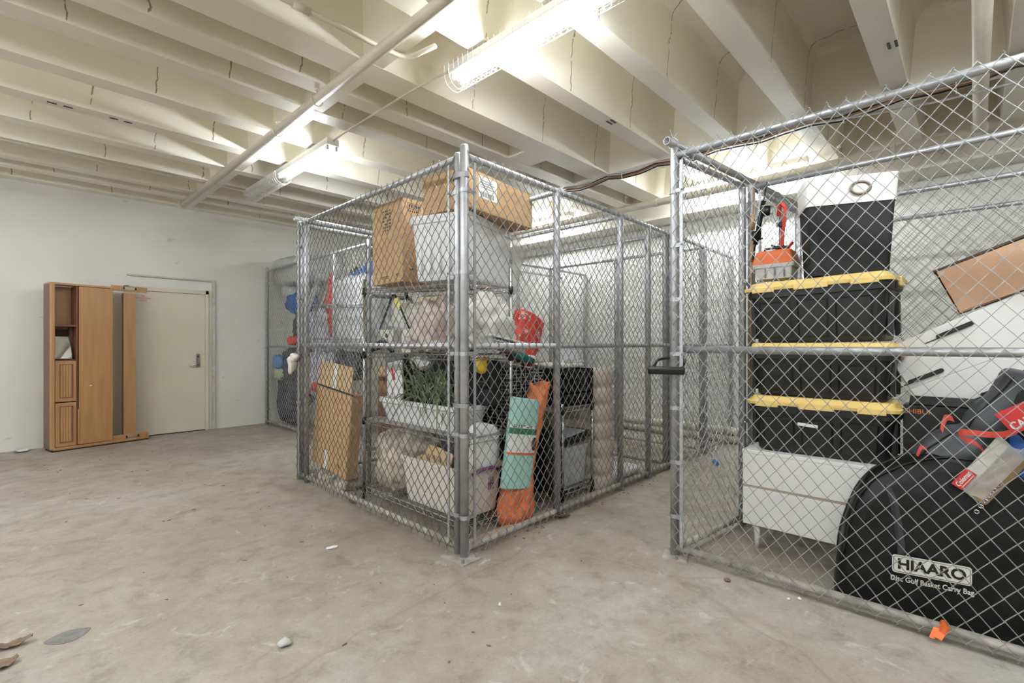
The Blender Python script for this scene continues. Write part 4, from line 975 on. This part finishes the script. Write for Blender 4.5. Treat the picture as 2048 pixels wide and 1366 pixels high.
jk = solo('red_jacket', blob((3.32,6.80,1.90), (.12,.20,.80), 0, 40, 3, .06, 9, 5, rough=.9), M['red'], 'red and white garment hanging in the left cage', 'jacket', smooth=True)
solo('white_quilt', blob((3.35,6.10,1.72), (.30,.95,1.0), 0, 52, 5, .05, 5, 7, rough=.9), M['cloth'], 'white quilt bag seen between the gate and the tall carton', 'bag', smooth=True)
solo('lavender_bedding', blob((3.35,7.15,1.52), (.30,.55,.62), 0, 44, 4, .05, 6, 9, rough=.9), M['lav'], 'lavender white bedding below the leaning skis', 'bedding', smooth=True)
solo('lavender_bedding', blob((3.30,6.98,.86), (.40,.68,.60), 0, 48, 4, .06, 6, 19, rough=.9), M['lav'], 'blue grey bedding heap below the mid rail behind the gate', 'bedding', smooth=True)
solo('black_bundle', blob((3.40,6.35,1.05), (.35,.60,.50), 0, 32, 3, .04, 6, 29), M['tarp'], 'dark bundle between bedding and leaning carton', 'bundle', smooth=True)
solo('cluttered_heap', blob((3.35,6.75,.26), (.45,1.2,.5), 0, 36, 3, .05, 6, 39, flat=.05), mat('mixed grey clutter', (.45,.44,.46), .7, col2=(.06,.06,.07), sc=16, bump=.5, bsc=20, det=2), 'heap of mixed grey clutter on the floor behind the gate', 'heap', smooth=True)
solo('red_scrap', blob((3.0,6.65,.72), (.1,.2,.12), 0, 18, 2.2, .03, 12, 4), M['red'], 'red scrap by the leaning carton', 'scrap', smooth=True)
bs = thing('blue_snowboard', 'bright blue board with dark edges lying high in the left cage', 'board', (3.4,6.1,2.2))
mk('board', MB().cbox((3.38,6.0,2.275), (.05,.85,.20), RX(-11).to_3x3()), M['blue'], bs, bevel=.03)
mk('edge', MB().cbox((3.40,6.30,2.25), (.07,.22,.26), RX(-11).to_3x3()), M['black'], bs, bevel=.03)
solo('black_helmet', blob((3.4,5.75,2.55), (.18,.2,.2), 0, 20, 2.2, .02, 8, 3), M['black'], 'small black helmet above the blue board', 'helmet', smooth=True)
rk = thing('clothes_rack', 'grey tube rack across the left cage behind the gate', 'rack', (3.05,6.2,0))
for a,b in (((3.04,6.82,1.86),(3.04,5.45,1.80)),((3.10,6.82,1.84),(3.10,5.45,1.77)),((3.04,6.82,1.38),(3.04,5.3,1.38))):
    mk('rail', MB().tube([a,b], .016, 10), M['galv'], rk, smooth=True)
for y in (6.82,5.42): mk('upright', MB().tube([(3.07,y,0),(3.07,y,1.86)], .016, 10), M['galv'], rk, smooth=True)
# ---------------------------------------------------------------- right cage contents
# white two drawer dresser
dr = thing('dresser', 'white two drawer dresser on short legs under the stacked totes', 'dresser', (3.5,.69,0))
D0,D1,DY0,DY1,DZ0,DZ1 = 3.30,3.71,.30,1.085,.155,.632
mk('carcass', MB().box(D0,D1,DY0,DY1,DZ0,DZ1), M['whitelac'], dr, bevel=.004)
for z0,z1 in ((.162,.395),(.412,.612)):
    mk('drawer', MB().box(D0-.02,D0,DY0+.004,DY1-.004,z0,z1), M['whitelac'], dr, bevel=.003)
mk('drawer_gap', MB().box(D0-.006,D0+.001,DY0+.004,DY1-.004,.395,.412), mat('shaded beige edge', (.45,.38,.30), .7), dr)  # beige strip set back in the gap between the drawers
mk('top', MB().box(D0-.022,D1,DY0,DY1,.612,.636), M['whitelac'], dr, bevel=.004)
for x in (D0+.05,D1-.05):
    for y in (DY0+.06,DY1-.07):
        mk('leg', MB().tube([(x,y,0),(x,y,.155)], [.013,.022], 14), M['whitelac'], dr, smooth=True)
# black and yellow totes
def tote(label, c, rz, h=.325, tilt=None, labeled=False, L_=.78, Wd=.40):
    t = thing('storage_tote', label, 'tote', c, rz, 'black totes with yellow lids stacked on the dresser')
    T = tilt if tilt else Matrix()
    hl, hw = L_/2, Wd/2
    b = MB()
    z1 = h-.05
    b.rr([(0,hw-.055,hl-.065,.05),(.012,hw-.045,hl-.055,.055),(z1-.05,hw-.018,hl-.026,.06),(z1-.05,hw-.006,hl-.012,.06),(z1,hw-.004,hl-.008,.06)], 5)
    local('body', b.xf(T), M['toteblk'], t, bevel=.003)
    # raised panels on the long sides and ends (between recessed grooves)
    for s in (-1,1):
        for (y0,y1) in ((-.30,-.115),(-.085,.085),(.115,.30)):
            x0, x1 = s*(hw-.044), s*(hw-.023)
            p = MB().add([(x0,y0*.97,.03),(x0,y1*.97,.03),(x1,y1,z1-.075),(x1,y0,z1-.075),
                          (x0+s*.012,y0*.97+.012,.042),(x0+s*.012,y1*.97-.012,.042),(x1+s*.012,y1-.012,z1-.087),(x1+s*.012,y0+.012,z1-.087)],
                         [(0,1,2,3),(4,5,6,7),(0,1,5,4),(1,2,6,5),(2,3,7,6),(3,0,4,7)])
            local('side_panel', p.xf(T), M['toteblk'], t)
        for q in (-.10,.10):
            e = MB().box(q-.02,q+.02,s*(hl-.045),s*(hl-.02),.03,z1-.06); local('end_rib', e.xf(T), M['toteblk'], t, bevel=.004)
        hd_ = MB().box(-.08,.08,s*(hl-.012)-.012,s*(hl-.012)+.022,z1-.045,z1-.008); local('end_handle', hd_.xf(T), M['toteblk'], t, bevel=.006)
    ld = MB().rr([(z1-.004,hw+.006,hl+.004,.05),(z1+.016,hw+.010,hl+.008,.055),(z1+.020,hw+.002,hl,.05),(z1+.020,hw-.012,hl-.02,.05),(z1+.046,hw-.018,hl-.028,.05),(z1+.05,hw-.026,hl-.036,.05),(z1+.05,hw-.055,hl-.07,.04),(z1+.04,hw-.06,hl-.075,.04)], 5)
    lid = local('lid', ld.xf(T), M['toteyel'], t, bevel=.002)
    for (y0,y1) in ((-.33,-.20),(-.09,.09),(.20,.33)):
        for s in (-1,1):
            local('lid_tab', MB().box(s*(hw+.008)-.008,s*(hw+.008)+.008,y0,y1,z1-.016,z1+.018).xf(T), M['toteyel'], lid, bevel=.004)
    for s in (-1,1):
        local('latch', MB().box(-.05,.05,s*(hl+.002)-.012,s*(hl+.002)+.016,z1-.03,z1+.024).xf(T), M['toteyel'], lid, bevel=.006)
    if labeled: local('label_strip', MB().cbox((-(hw-.0075),.045,.185), (.003,.105,.018), RX(4).to_3x3()), M['paper'], t)
    return t
tote('bottom tote of the stack, with a small white label strip, standing on the dresser', (3.50,.682,.640), 1.5, .345, labeled=True)
tote('middle tote of the stack, its lid level with the fence mid rail', (3.50,.684,.987), -1.0, .33)
tote('top tote of the stack, its tilted lid carrying an orange tool box', (3.50,.684,1.32), -4, .385, tilt=RX(-1.2))
# felt bin with white band and ring hole
fb = thing('laundry_hamper', 'black tapered hamper with a white top band and ring hole, on the top tote', 'hamper', (3.47,.565,1.712), 22)
def hamp(z, e=0): k = z/.56; return (.115+.02*k+e, .195+.03*k+e)
rings = [(z,*hamp(z),.03) for z in (0,.12,.24,.36,.44)]
local('body', MB().rr([(*r_,) for r_ in rings], 4, cap1=False), M['blackmat'], fb, bevel=.0)
band = MB().rr([(.405,*hamp(.405,.004),.03),(.56,*hamp(.56,.004),.03)], 4, False, False)
# hollow band with ring hole cut by boolean free construction: front built as ring of quads
local('inner_lining', MB().rr([(.06,*hamp(.06,-.008),.03),(.555,*hamp(.555,-.008),.03)], 4, True, False), M['card2'], fb)  # pale lining inside the body and band
bd = local('white_band', band, M['whitelac'], fb, solid=.004)
RM = facing((-hamp(.485,.010)[0]-.001,-.045,.485),(0,-1,0))
local('ring', MB().tube([RM @ Vector((.046*math.cos(a),.034*math.sin(a),.002)) for a in [2*PI*k/28 for k in range(28)]], .0075, 8, closed=True), mat('bronze ring', (.20,.16,.12), .3, .6), fb, smooth=True)
local('ring_hole', MB().loft([[RM @ Vector((.044*math.cos(a),.032*math.sin(a),z)) for a in [2*PI*k/28 for k in range(28)]] for z in (-.001,.001)]), M['wall'], fb)
local('seam', MB().tube([Vector((-hamp(0)[0]-.002,.135,.02)), Vector((-hamp(.4)[0]-.002,.165,.405))], .003, 5), M['black'], fb)
# tool box
tbx = thing('tool_box', 'orange lidded tool box with grey base, left of the black hamper', 'tool box', (3.47,.93,1.725))
mk('base', MB().rr([(1.728,.075,.105,.012,3.47,.935),(1.80,.08,.11,.012,3.47,.935)],3), M['greyl'], tbx)
for k in range(3): mk('rib', MB().box(3.386,3.392,.865+.055*k,.873+.055*k,1.735,1.795), M['grey'], tbx)
mk('rim', MB().rr([(1.80,.088,.122,.015,3.47,.935),(1.825,.09,.124,.015,3.47,.935)],3), M['greyl'], tbx)
mk('lid', MB().rr([(1.822,.09,.122,.015,3.47,.935),(1.835,.09,.122,.015,3.47,.935),(1.905,.075,.102,.02,3.47,.935),(1.912,.065,.092,.02,3.47,.935)],4), M['orange'], tbx)
mk('handle', MB().tube([(3.47,.86,1.912),(3.47,.87,1.935),(3.47,1.0,1.935),(3.47,1.01,1.912)], .008, 8), M['black'], tbx, smooth=True)
# fishing rods and red strap
for k,(a,b,lab) in enumerate([((3.66,1.155,1.0),(3.66,1.135,2.44),'fishing rod with a cork grip tied to the rear post of the right cage'),((3.63,1.13,1.9),(3.58,1.02,2.42),'short black fishing rod with a green ringed reel, hung near the top rail')]):
    rd = thing('fishing_rod', lab, 'fishing rod', a, 0, 'fishing rods in the right cage')
    a, b = Vector(a), Vector(b); mk('blank', MB().tube([a,b], [.006,.004], 8), M['card3'] if k==0 else M['black'], rd, smooth=True)
    if k == 0:
        for q0,q1 in ((.62,.70),(.78,.85)): mk('grip', MB().tube([a.lerp(b,q0),a.lerp(b,q1)], .014, 10), M['cork'], rd, smooth=True)
        q = a.lerp(b,.74)
    else:
        mk('grip', MB().tube([a.lerp(b,.2),a.lerp(b,.75)], .016, 10), M['black'], rd, smooth=True); q = a.lerp(b,.6)
    rl = mk('reel', MB().tube([q+Vector((-.03,-.035,-.03)),q+Vector((-.03,-.035,.03))], [.028,.032], 14), M['black'], rd, smooth=True)
    mk('reel_foot', MB().tube([q,q+Vector((-.028,-.033,0))], .006, 6), M['black'], rd)
    mk('spool_ring', MB().tube([q+Vector((-.03,-.035,.028)),q+Vector((-.03,-.035,.036))], .027, 14), mat('lime ring', (.35,.5,.08), .4) if k else M['chrome'], rd, smooth=True)
    mk('reel_handle', MB().tube([q+Vector((-.03,-.035,-.02)),q+Vector((-.05,-.08,-.03)),q+Vector((-.07,-.085,-.03))], .005, 6), M['black'], rd)
st = thing('ratchet_strap', 'red strap looped over a rail behind the tool box', 'strap', (3.62,.93,1.93))
mk('webbing', MB().tube([(3.64,.965,2.18),(3.62,.955,2.24),(3.60,.935,2.25),(3.60,.915,2.22),(3.60,.925,2.10),(3.60,.945,1.94)], .014, 4), M['red'], st)
mk('tail', MB().tube([(3.60,.945,1.95),(3.58,.90,1.94),(3.56,.86,1.975)], .010, 4), M['red'], st)
wr = thing('folding_stand', 'grey tool post with clamps standing behind the tool box', 'tool', (3.66,.96,1.72))
mk('shaft', MB().tube([(3.70,.965,1.70),(3.70,.965,2.22)], .017, 10), M['galvd'], wr, smooth=True)
mk('clamp', MB().cbox((3.69,.965,2.13), (.05,.05,.03)).cbox((3.68,.965,1.97), (.06,.06,.025)), M['black'], wr, bevel=.004)
mk('lever', MB().tube([(3.69,.96,1.96),(3.60,1.0,1.98)], .007, 6), M['black'], wr)
# tilted white drawer unit
SL = facing((3.56,.02,1.05),(0,-1,0)) @ Matrix.Rotation(math.radians(28),4,'Z')
du = thing('drawer_unit', 'white drawer unit tipped on its corner at the right edge, black bar handles', 'drawer unit', (3.63,.0,.75))
mk('carcass', MB().box(-.22,.66,-.265,.375,-.13,0).xf(SL), M['whitelac'], du, bevel=.004)
for z0,z1 in ((-.26,-.08),(-.075,.115),(.12,.37)): mk('drawer', MB().box(-.215,.17,z0,z1,0,.004).xf(SL), M['whitelac'], du, bevel=.002)
for hx,hy in ((.105,.325),(-.12,.155),(.115,-.03)):
    h = mk('handle', MB().rr([(0,.085,.011,.011),(.012,.085,.011,.011),(.018,.080,.006,.006)],4).xf(SL @ TR(hx,hy,.004)), M['black'], du, smooth=False)
    mk('handle_groove', MB().cbox((-.095+hx,hy-.008,.006), (.10,.005,.003)).xf(SL), M['black'], h)
# cardboard tray above
OB = facing((3.55,.16,1.705),(0,-1,0)) @ Matrix.Rotation(math.radians(23),4,'Z')
ob = thing('cardboard_box', 'shallow open carton lying tilted above the white drawer unit', 'box', (3.6,-.1,1.5))
mk('front', MB().box(0,.75,-.245,0,-.006,0).xf(OB @ Matrix.Rotation(math.radians(-1),4,'Z')), mat('tan box liner', (.46,.28,.175), .75, var=.06, sc=3), ob)
mk('back', MB().box(0,.75,-.245,.02,-.14,-.134).xf(OB), M['card3'], ob)
mk('side', MB().box(0,.006,-.245,.01,-.14,0).xf(OB), M['card3'], ob)
mk('bottom', MB().box(0,.75,-.25,-.244,-.14,0).xf(OB), M['card3'], ob)
mk('top_edge', MB().box(-.005,.75,0,.012,-.10,0.002).xf(OB), mat('dark box edge', (.06,.035,.02), .8), ob)
# black printed carton and base carton
bk = thing('black_carton', 'black carton with orange lettering behind the black carry bag', 'box', (3.5,.14,.70))
mk('body', MB().box(3.40,3.54,-.12,.285,.702,.98), M['black'], bk, bevel=.004)
mk('open_flap', MB().cbox((3.44,.09,1.0), (.09,.34,.012), RY(-25).to_3x3()), M['black'], bk)
text('lettering', 'SHIBUI', .036, facing((3.3985,.225,.945),(0,-1,0)), mat('orange print', (.55,.17,.04), .6), bk)
text('lettering', 'HIBU', .03, facing((3.3985,.07,.735),(0,-1,0)), bpy.data.materials['orange print'], bk)
solo('cardboard_box', MB().box(3.38,3.70,-.35,.27,0,.70), M['card'], 'brown carton under the black lettered carton', 'box', bevel=.006)
# black carry bag
hb = thing('carry_bag', 'big black domed disc golf basket carry bag standing against the right cage wire', 'bag', (3.20,-.05,0), 0)
BR = RZ(-20)
BF = TR(3.02,.30,0) @ RZ(13)                      # local: -x toward the camera, -y to the right
N1 = 64; N2 = 34
def bagf(u, v):   # u along profile arc (0..1 left foot to right foot), v front to back
    a = PI*u; cy = .0; hw_, ht = .58, .80
    y = -.36 + hw_*math.copysign(abs(math.cos(a))**.75, math.cos(a)); z = .0 + ht*abs(math.sin(a))**.72
    y += -.12*z/ht*0
    x = .0
    e = (abs(2*v-1))**3.2                             # rounding at front and back faces
    k = 1-.10*e
    q = Vector((-.03+.22*v, -.36+(y+.36)*k, z*k))
    f = .014*noise.noise((q.x*5,q.y*5,q.z*5)) + .010*abs(noise.noise((q.x*11,q.y*11,q.z*9+4)))
    return BF @ (q + Vector((0, (y+.36), z)).normalized()*f)
bm_ = MB(); bm_.grid(bagf, N1, N2)
def face(v):
    m = MB(); R_ = []
    for k in range(14):
        s = 1-k/13
        R_.append([])
        for i in range(N1+1):
            p = BF.inverted() @ bagf(i/N1, v); c = Vector((p.x, -.36, .012))
            q = c.lerp(p, s); 
            bulge = .055*math.cos(PI/2*s**1.6)*(-1 if v == 0 else 1)
            n_ = .013*noise.noise((q.y*6,q.z*6,3+v)) + .010*abs(noise.noise((q.y*9+q.z*4,q.z*14,8)))
            q = q + Vector((bulge + n_*(1-s*.3), 0, 0)); q.z = max(q.z, .004)
            R_[-1].append(BF @ q)
    for R in R_: m.v += R
    for k in range(13):
        for i in range(N1):
            a = k*(N1+1)+i; m.f.append((a,a+1,a+N1+2,a+N1+1))
    return m
bm_.join(face(0)).join(face(1))
mk('shell', bm_, M['bagblk'], hb, smooth=True)
# piping zip line, strap, handle
mk('zip', MB().tube([bagf(u/40, .16)+Vector((-.002,0,.003)) for u in range(2,39)], .006, 5), M['black'], hb, smooth=True)
mk('zip', MB().tube([bagf(u/40, .62)+Vector((0,0,.003)) for u in range(2,39)], .006, 5), M['black'], hb, smooth=True)
def onface(y,z,d=.006):                                # point on the front face
    best = None
    fm = FACE
    for p in fm:
        q = p
        dd = (q.y-y)**2+(q.z-z)**2
        if best is None or dd < best[0]: best = (dd, q)
    return Vector((best[1].x-d, y, z))
inv = BF.inverted(); FACE = [inv @ p for p in face(0).v]
mk('side_strap', MB().tube([BF @ onface(y,z,.004) for y,z in ((.02,.62),(-.005,.55),(-.02,.45),(-.03,.35),(-.03,.25))], [.011,.016,.016,.015,.013], 4), M['sleep'], hb)
def band_text(body, size, y, z, mm, sx, sp=1.0, bold=0):
    p = onface(y,z,.012); Mx = BF @ facing(p, (0,-1,0), (0,0,1)); return text('lettering', body, size, Mx, mm, hb, sx=sx, sp=sp, bold=bold)
TXY = -.135
LB = mat('white printed badge', (.78,.76,.72), .6)
pz = onface(TXY,.265,.012)
BM = BF @ facing(pz, (0,-1,0)); 
mk('badge', MB().rr([(-.001,.142,.042,.012),(.001,.142,.042,.012)],4).xf(BM), LB, hb)
ln = MB(); 
ring = rrect(0,.136,.036,.010,m=4); ln.tube([BM @ (Vector(p)+Vector((0,0,.002))) for p in ring], .0011, 4, closed=True)
mk('badge_outline', ln, M['ink'], hb)
text('lettering', 'HIAARO', .066, BM @ TR(0,0,.0025), M['black'], hb, sx=1.0, bold=.0022)
text('lettering', 'Disc Golf Basket Carry Bag', .0335, BF @ facing(onface(TXY,.195,.012), (0,-1,0)), LB, hb, sx=.80, bold=.0004)
# sleeping bag roll
sb = thing('sleeping_bag', 'charcoal sleeping bag in a sack with red straps, slanting up behind the carry bag', 'sleeping bag', (3.25,.0,.7))
p0, p1 = Vector((3.19,.16,.62)), Vector((3.25,-.235,1.13)); dd_ = p1-p0; tq = dd_.normalized(); sx_ = Vector((1,0,0)); sy_ = tq.cross(sx_).normalized()
def slp(u,v,e=0):
    a = 2*PI*u; prof = .135+.018*math.sin(PI*v*2.2+.4)-.03*math.exp(-((v-.47)/.05)**2)
    if v < .10: prof *= math.sqrt(max(.02,1-((.10-v)/.10)**2))
    if v > .93: prof *= math.sqrt(max(.05,1-((v-.93)/.07)**2*.6))
    n_ = .012*noise.noise((math.cos(a)*2,math.sin(a)*2,v*7)) + .008*abs(noise.noise((math.cos(a)*4,math.sin(a)*4,v*16)))
    return p0 + dd_*v + (sx_*math.cos(a)*.85 + sy_*math.sin(a))*(prof+n_+e)
sm_ = MB(); sm_.grid(slp, 40, 44); mk('sack', sm_, M['sleep'], sb, smooth=True)
sm_ = [slp(k/24,1) for k in range(24)]; mk('end_cap', MB().loft([sm_,[q+tq*.004 for q in sm_]]), M['sleep'], sb)
fr_u = .5   # -x side
mk('zip', MB().tube([slp(.375,v/30,.002) for v in range(2,29)], .004, 5), M['black'], sb)
def strapband(pts, w=.014):
    return MB().grid(lambda a,b: (lambda p,n_: p + n_*((b-.5)*2*w))(Vector(pts[0]) if False else interp(pts,a), Vector((0,.35,1)).normalized()), 24, 1)
def interp(P, a):
    P = [Vector(p) for p in P]; f = a*(len(P)-1); i = min(int(f), len(P)-2); t = f-i
    g = lambda k: P[max(0,min(len(P)-1,k))]
    q0,q1,q2,q3 = g(i-1),g(i),g(i+1),g(i+2)
    return .5*((2*q1)+(q2-q0)*t+(2*q0-5*q1+4*q2-q3)*t*t+(3*q1-q0-3*q2+q3)*t**3)
ST = mat('red webbing', (.62,.07,.045), .55)
FX = 3.06
mk('strap', strapband([(FX+.03,-.085,1.0),(FX-.01,-.125,1.0),(FX-.03,-.135,.955),(FX-.03,-.11,.92),(FX-.02,-.05,.905),(FX-.015,.03,.905),(FX+.0,.055,.895)]), ST, sb, solid=.002)
mk('strap', strapband([(FX+.0,.055,.893),(FX-.01,.03,.87),(FX-.015,.0,.86),(FX-.01,-.03,.825)]), ST, sb, solid=.002)
mk('strap', strapband([(FX+.04,.075,.955),(FX+.01,.10,.96),(FX+.0,.115,.90)]), ST, sb, solid=.002)
mk('strap', strapband([(FX+.04,.17,.80),(FX+.02,.19,.805),(FX+.02,.205,.76)], .010), ST, sb, solid=.002)
# clear pack with red tag
cp = thing('clear_pouch', 'clear pouch with a white insert and red script tag on the sleeping bag', 'pouch', (3.08,-.05,.65))
CM = facing((3.005,-.035,.755),(0,-1,0)) @ Matrix.Rotation(math.radians(58),4,'Z')
mk('insert', MB().rr([(-.012,.112,.024,.012),(.004,.112,.024,.012)],4).xf(CM @ TR(.02,.022,0)), M['spw'], cp)
mk('film', MB().grid(lambda a,b: CM @ Vector((-.125+.27*a+.006*math.sin(9*b), .05-.115*b, .014+.012*math.sin(PI*b)+.010*noise.noise((a*7,b*7,1)))), 18, 10), M['clear'], cp, smooth=True)
mk('tan_lining', MB().rr([(-.016,.13,.036,.012),(-.004,.13,.036,.012)],4).xf(CM @ TR(-.01,-.05,0)), mat('tan fabric', (.28,.19,.10), .8, var=.2), cp)
tg_ = mk('tag', MB().rr([(.026,.046,.022,.004),(.028,.046,.022,.004)],2).xf(CM @ TR(-.082,.032,0)), M['redprint'], cp)
text('lettering', 'Coleman', .028, CM @ TR(-.082,.034,.0295), M['paper'], cp, shear=.25, bold=.0006, sx=.8)
mk('tag_rule', MB().box(-.036,.036,-.0165,-.0135,.028,.0292).xf(CM @ TR(-.082,.032,0)), M['paper'], cp)
ch = MB()
for k in range(6): ch.tube([Vector((3.0,-.005-.014*k,.56+.027*k))+Vector((0,.008*math.cos(a),.008*math.sin(a))) for a in [2*PI*j/8 for j in range(8)]], .0022, 4, closed=True)
solo('key_chain', ch, M['chrome'], 'small chain hanging below the clear pouch', 'chain')
solo('blue_bag', blob((3.22,-.20,.72), (.24,.20,.60), 0, 32, 3, .025, 7, 14), M['blue'], 'blue nylon bag at the right edge under the red labelled sack', 'bag', smooth=True)
rs = thing('red_label_sack', 'black sack with a big red label, cut by the right edge of the picture', 'sack', (3.1,-.27,.95))
mk('sack', blob((3.10,-.24,1.0), (.20,.22,.28), 0, 28, 3, .015, 7, 5), M['blackmat'], rs, smooth=True)
RL = facing((2.985,-.135,.995),(0,-1,0)) @ Matrix.Rotation(math.radians(36),4,'Z')
mk('label', MB().box(-.055,.15,-.05,.05,0,.003).xf(RL), M['redprint'], rs)
text('lettering', 'CAPLO', .045, RL @ TR(-.045,-.022,.004), M['paper'], rs, align='LEFT', bold=.001, sx=.85)

# ---------------------------------------------------------------- litter and marks on the open floor
def flake(label, pos, s, seed, m='rubble', cat='litter', grp='dry litter on the floor'):
    b = blob((pos[0],pos[1],s[2]/2), s, pos[2], 14, 2.0, max(s)*.30, 1.6/max(s), seed)
    return solo('litter', b, M[m], label, cat, grp if False else None, smooth=True)

def leafm(c, L_, Wd_, rz, curl, seed):
    return MB().grid(lambda a,b: TR(*c) @ RZ(rz) @ Vector(((a-.5)*L_, (b-.5)*Wd_*math.sin(PI*min(1,max(0,.05+.9*a)))**.7, .004+curl*((2*a-1)**2+.8*(2*b-1)**2*.6)+.014*noise.noise((a*4,b*3,seed))+.008*abs(noise.noise((a*11,b*9,seed))))), 12, 6)
solo('dry_leaf', leafm((.02,3.01,0),.13,.05,-8,.02,1), M['rubble'], 'curled brown leaf, the longer of two in the lower left corner', 'leaf', smooth=True, solid=.0015)
solo('dry_leaf', leafm((-.01,2.85,0),.10,.065,20,.014,5), M['rubble'], 'broad brown leaf, lower of two in the lower left corner', 'leaf', smooth=True, solid=.0015)
solo('dry_leaf', leafm((1.98,3.72,0),.11,.04,80,.012,8), M['rubble'], 'small dry leaf on the floor under the gate face', 'leaf', smooth=True, solid=.0015)
lv = MB()
for k,(dx,dy,r) in enumerate(((0,0,10),(.03,-.02,60),(-.03,.0,-35),(.02,.03,100))): lv.join(leafm((2.90+dx,2.24+dy,.01),.09,.03,r,.02,k))
solo('dry_leaf', lv, M['rubble'], 'clump of dry leaves at the aisle side bottom rail below the orange roll', 'leaf', smooth=True, solid=.0015)
flake('grey white chip of plaster on the open floor at lower centre', (.84,2.16,20), (.05,.035,.024), 3, 'greyl', 'chip')
flake('scrap of white paper near the gate face', (1.45,2.98,0), (.06,.03,.012), 5, 'paper', 'scrap')
flake('tiny white scrap on the floor between the two cages', (1.716,1.724,40), (.03,.012,.008), 7, 'paper', 'scrap')
flake('dark crumb before the padlocked post', (2.76,.99,0), (.035,.03,.016), 9, 'rubble', 'crumb')
flake('white pebble nearest the black carry bag', (2.81,.65,0), (.018,.016,.012), 11, 'paper', 'pebble')
flake('white pebble beside the other on the right', (2.775,.69,0), (.02,.012,.008), 13, 'paper', 'pebble')
solo('paper_scrap', leafm((.13,8.36,0),.16,.14,30,.02,3), M['paper'], 'folded white paper on the floor by the door wall at far left', 'paper', smooth=True, solid=.0015)
st_ = mat('grey floor patch', (.13,.125,.12), .8, col2=(.22,.21,.20), sc=30)
m = MB(); m.v = [Vector((.195+.075*math.cos(a)*(1+.12*math.sin(3*a)), 2.935+.055*math.sin(a)*(1+.1*math.cos(4*a)), .0015)) for a in [2*PI*k/36 for k in range(36)]]; m.f=[tuple(range(36))]
m.v += [p+Vector((0,0,-.0012)) for p in m.v]; m.f += [tuple(range(36,72))]+[(k,(k+1)%36,36+(k+1)%36,36+k) for k in range(36)]
solo('floor_patch', m, st_, 'dark grey filled patch in the floor at lower left', 'patch')
random.seed(8)
db = []
names = ['crumb of dirt on the open floor']
dm_ = MB()
for k in range(90):
    x, y = random.uniform(.2,3.0), random.uniform(.8,7.5)
    if 1.8 < x and y > 2.1: continue
    dm_.join(blob((x,y,.003),(random.uniform(.008,.035),random.uniform(.004,.012),.005),random.uniform(0,180),6,2,.002,60,k))
for k in range(36):
    x = random.uniform(2.0,4.8); dm_.join(blob((x,2.24+random.uniform(-.06,.05),.003),(random.uniform(.008,.03),random.uniform(.004,.015),.006),random.uniform(0,180),6,2,.002,60,k))
o = solo('floor_grit', dm_, M['rubble'], 'scattered grit and leaf crumbs over the concrete floor', 'grit'); o['kind'] = 'stuff'
